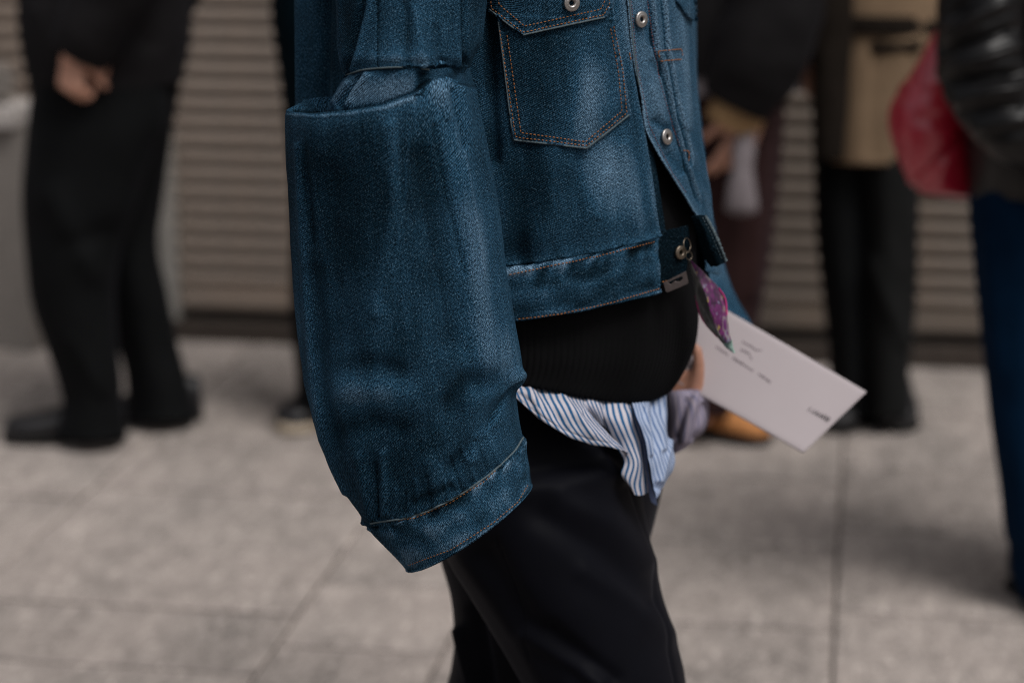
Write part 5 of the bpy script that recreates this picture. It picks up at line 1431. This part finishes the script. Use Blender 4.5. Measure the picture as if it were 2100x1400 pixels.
scribble([hand_line((1468, 710), (1494, 728), 3.2, 9, 1), hand_line((1502, 734), (1530, 750), 4, 12, 2), hand_line((1530, 752), (1545, 760), 2.5, 6, 3), hand_line((1556, 766), (1580, 784), 3.5, 11, 4), hand_line((1518, 716), (1538, 726), 3, 7, 5) + [(1542, 738)], hand_line((1522, 700), (1550, 716), 3, 9, 6) + [(1562, 718)]], 1.9, M['ink'], 'handwriting')
gl = {'I': [[(.5, 0), (.5, 1)]], 'J': [[(.7, 0), (.7, .8), (.4, 1), (.1, .8)]], 'A': [[(0, 1), (.5, 0), (1, 1)], [(.2, .6), (.8, .6)]], 'R': [[(0, 1), (0, 0), (.8, .1), (.8, .45), (0, .5), (.9, 1)]], 'B': [[(0, 1), (0, 0), (.8, .1), (.7, .45), (0, .5), (.9, .6), (.8, .95), (0, 1)]]}
ps = []
ux = np.array([.875, .485]); uy = np.array([-.62, .60])
for i, chx in enumerate('IJAARB'):
    o_ = np.array([1661, 834]) + ux * i * 8.6
    for st in gl[chx]:
        ps.append([tuple(o_ + ux * x * 5.6 + uy * y * 11.5) for x, y in st])
scribble(ps, 2.2, M['ink_dark'], 'lettering')

# ------------------------------------------------------------------ printed scarf end knotted to the waistband ring
def print_mat(name, grounds, spot1, spot2, sc):
    m, t, b = mat(name)
    k = NT(t)
    v = k.map(k.coord('Object'), (1, 1, 0.6))
    n = k.noise(v, sc, 2, 0.5); n2 = k.noise(v, sc * 2.1, 3, 0.6)
    col = k.ramp(n, grounds)
    col = k.mix(k.math('MULTIPLY', k.math('SUBTRACT', n2, 0.61), 12.0, clamp=True), col, cval(spot1))
    col = k.mix(k.math('MULTIPLY', k.math('SUBTRACT', 0.38, n2), 12.0, clamp=True), col, cval(spot2))
    k.l(col, b.inputs['Base Color'])
    b.inputs['Roughness'].default_value = 0.38
    b.inputs['Sheen Weight'].default_value = 0.2
    return m
M['print_purple'] = print_mat('purple_printed_silk', [(0.0, (0.03, 0.003, 0.035)), (0.44, (0.10, 0.004, 0.085)), (0.48, (0.02, 0.003, 0.025)), (0.56, (0.13, 0.006, 0.105)), (0.60, (0.20, 0.18, 0.18)), (0.66, (0.10, 0.006, 0.10)), (1.0, (0.08, 0.006, 0.09))], (0.34, 0.26, 0.06), (0.22, 0.24, 0.36), 62)
M['print_grey'] = print_mat('grey_printed_silk', [(0.0, (0.02, 0.018, 0.022)), (0.42, (0.06, 0.056, 0.05)), (0.5, (0.19, 0.18, 0.17)), (0.62, (0.10, 0.095, 0.085)), (1.0, (0.04, 0.012, 0.05))], (0.10, 0.09, 0.08), (0.012, 0.008, 0.016), 60)
M['mint'] = plain('pale_mint_silk', (0.30, 0.44, 0.39), 0.45, 0.5, var=0.4, scale=160)
M['hot_pink'] = plain('hot_pink_hem', (0.46, 0.02, 0.17), 0.45, 0.5)
LE = [(1413, 534), (1420, 570), (1426, 605), (1434, 640), (1446, 663), (1470, 690), (1481, 702)]
RI = [(1415, 535), (1433, 572), (1449, 612), (1460, 650), (1470, 676), (1482, 694), (1488, 703)]
RE = [(1417, 535), (1450, 564), (1474, 590), (1487, 612), (1491, 645), (1497, 682), (1500, 697)]
def chain3(pts, Y): return np.array([P(x, y, Y[i] if isinstance(Y, list) else Y) for i, (x, y) in enumerate(pts)])
YL_ = chain3(LE, 2.446); YRi = chain3(RI, [2.438, 2.432, 2.424, 2.424, 2.428, 2.432, 2.434]); YRe = chain3(RE, [2.438, 2.440, 2.444, 2.446, 2.442, 2.438, 2.436])
chm = bpy.data.objects.new('scarf', None); COL.objects.link(chm)
tag(chm, 'narrow purple patterned scarf end hanging from the ring at the jacket waistband', 'scarf')
def facet(name, A, B, m, bulge, seed):
    t = np.linspace(0, 1, 14)[:, None, None]
    A, B = cr(A, 60), cr(B, 60)
    V = (A[None] * (1 - t) + B[None] * t).transpose(1, 0, 2)
    N = grid_normals(V, False); N *= np.sign((N * (CAM - V)).sum())
    tt = np.linspace(0, 1, 14)[None, :]
    V = V + N * (bulge * np.sin(np.pi * tt))[..., None]
    V = crumple(V, N, 0.0022, 60, (1, 1, 1), seed)
    return grid(name, V, False, m, chm, thick=0.0008)
facet('scarf_fold', YL_, YRi, M['print_grey'], 0.0015, 91.)
facet('scarf_fold', YRi, YRe, M['print_purple'], 0.0025, 93.)
facet('scarf_tip', np.array([P(1481, 702, 2.446), P(1490, 714, 2.442), P(1503, 724, 2.438)]), np.array([P(1500, 697, 2.436), P(1503, 709, 2.436), P(1508, 723, 2.437)]), M['mint'], 0.0015, 95.)
def hem_line(pts, r, m):
    V = np.array(tube(cr(np.array(pts), 60), [r] * 60, 8))
    grid('scarf_hem', V, True, m, chm)
hem_line(YRe[2:5] - np.array([0, 0.002, 0]), 0.0009, M['hot_pink'])
hem_line(YL_[2:6] - np.array([0, 0.001, 0]), 0.0007, M['hot_pink'])
ring_torus('scarf_ring', P(1409, 502, 2.415), (0.8, -0.55, 0.2), 0.0072, 0.0006, M['brass'], chm)
ring_torus('scarf_link', P(1413, 524, 2.42), (0.5, -0.8, 0.1), 0.0042, 0.0005, M['brass'], chm)
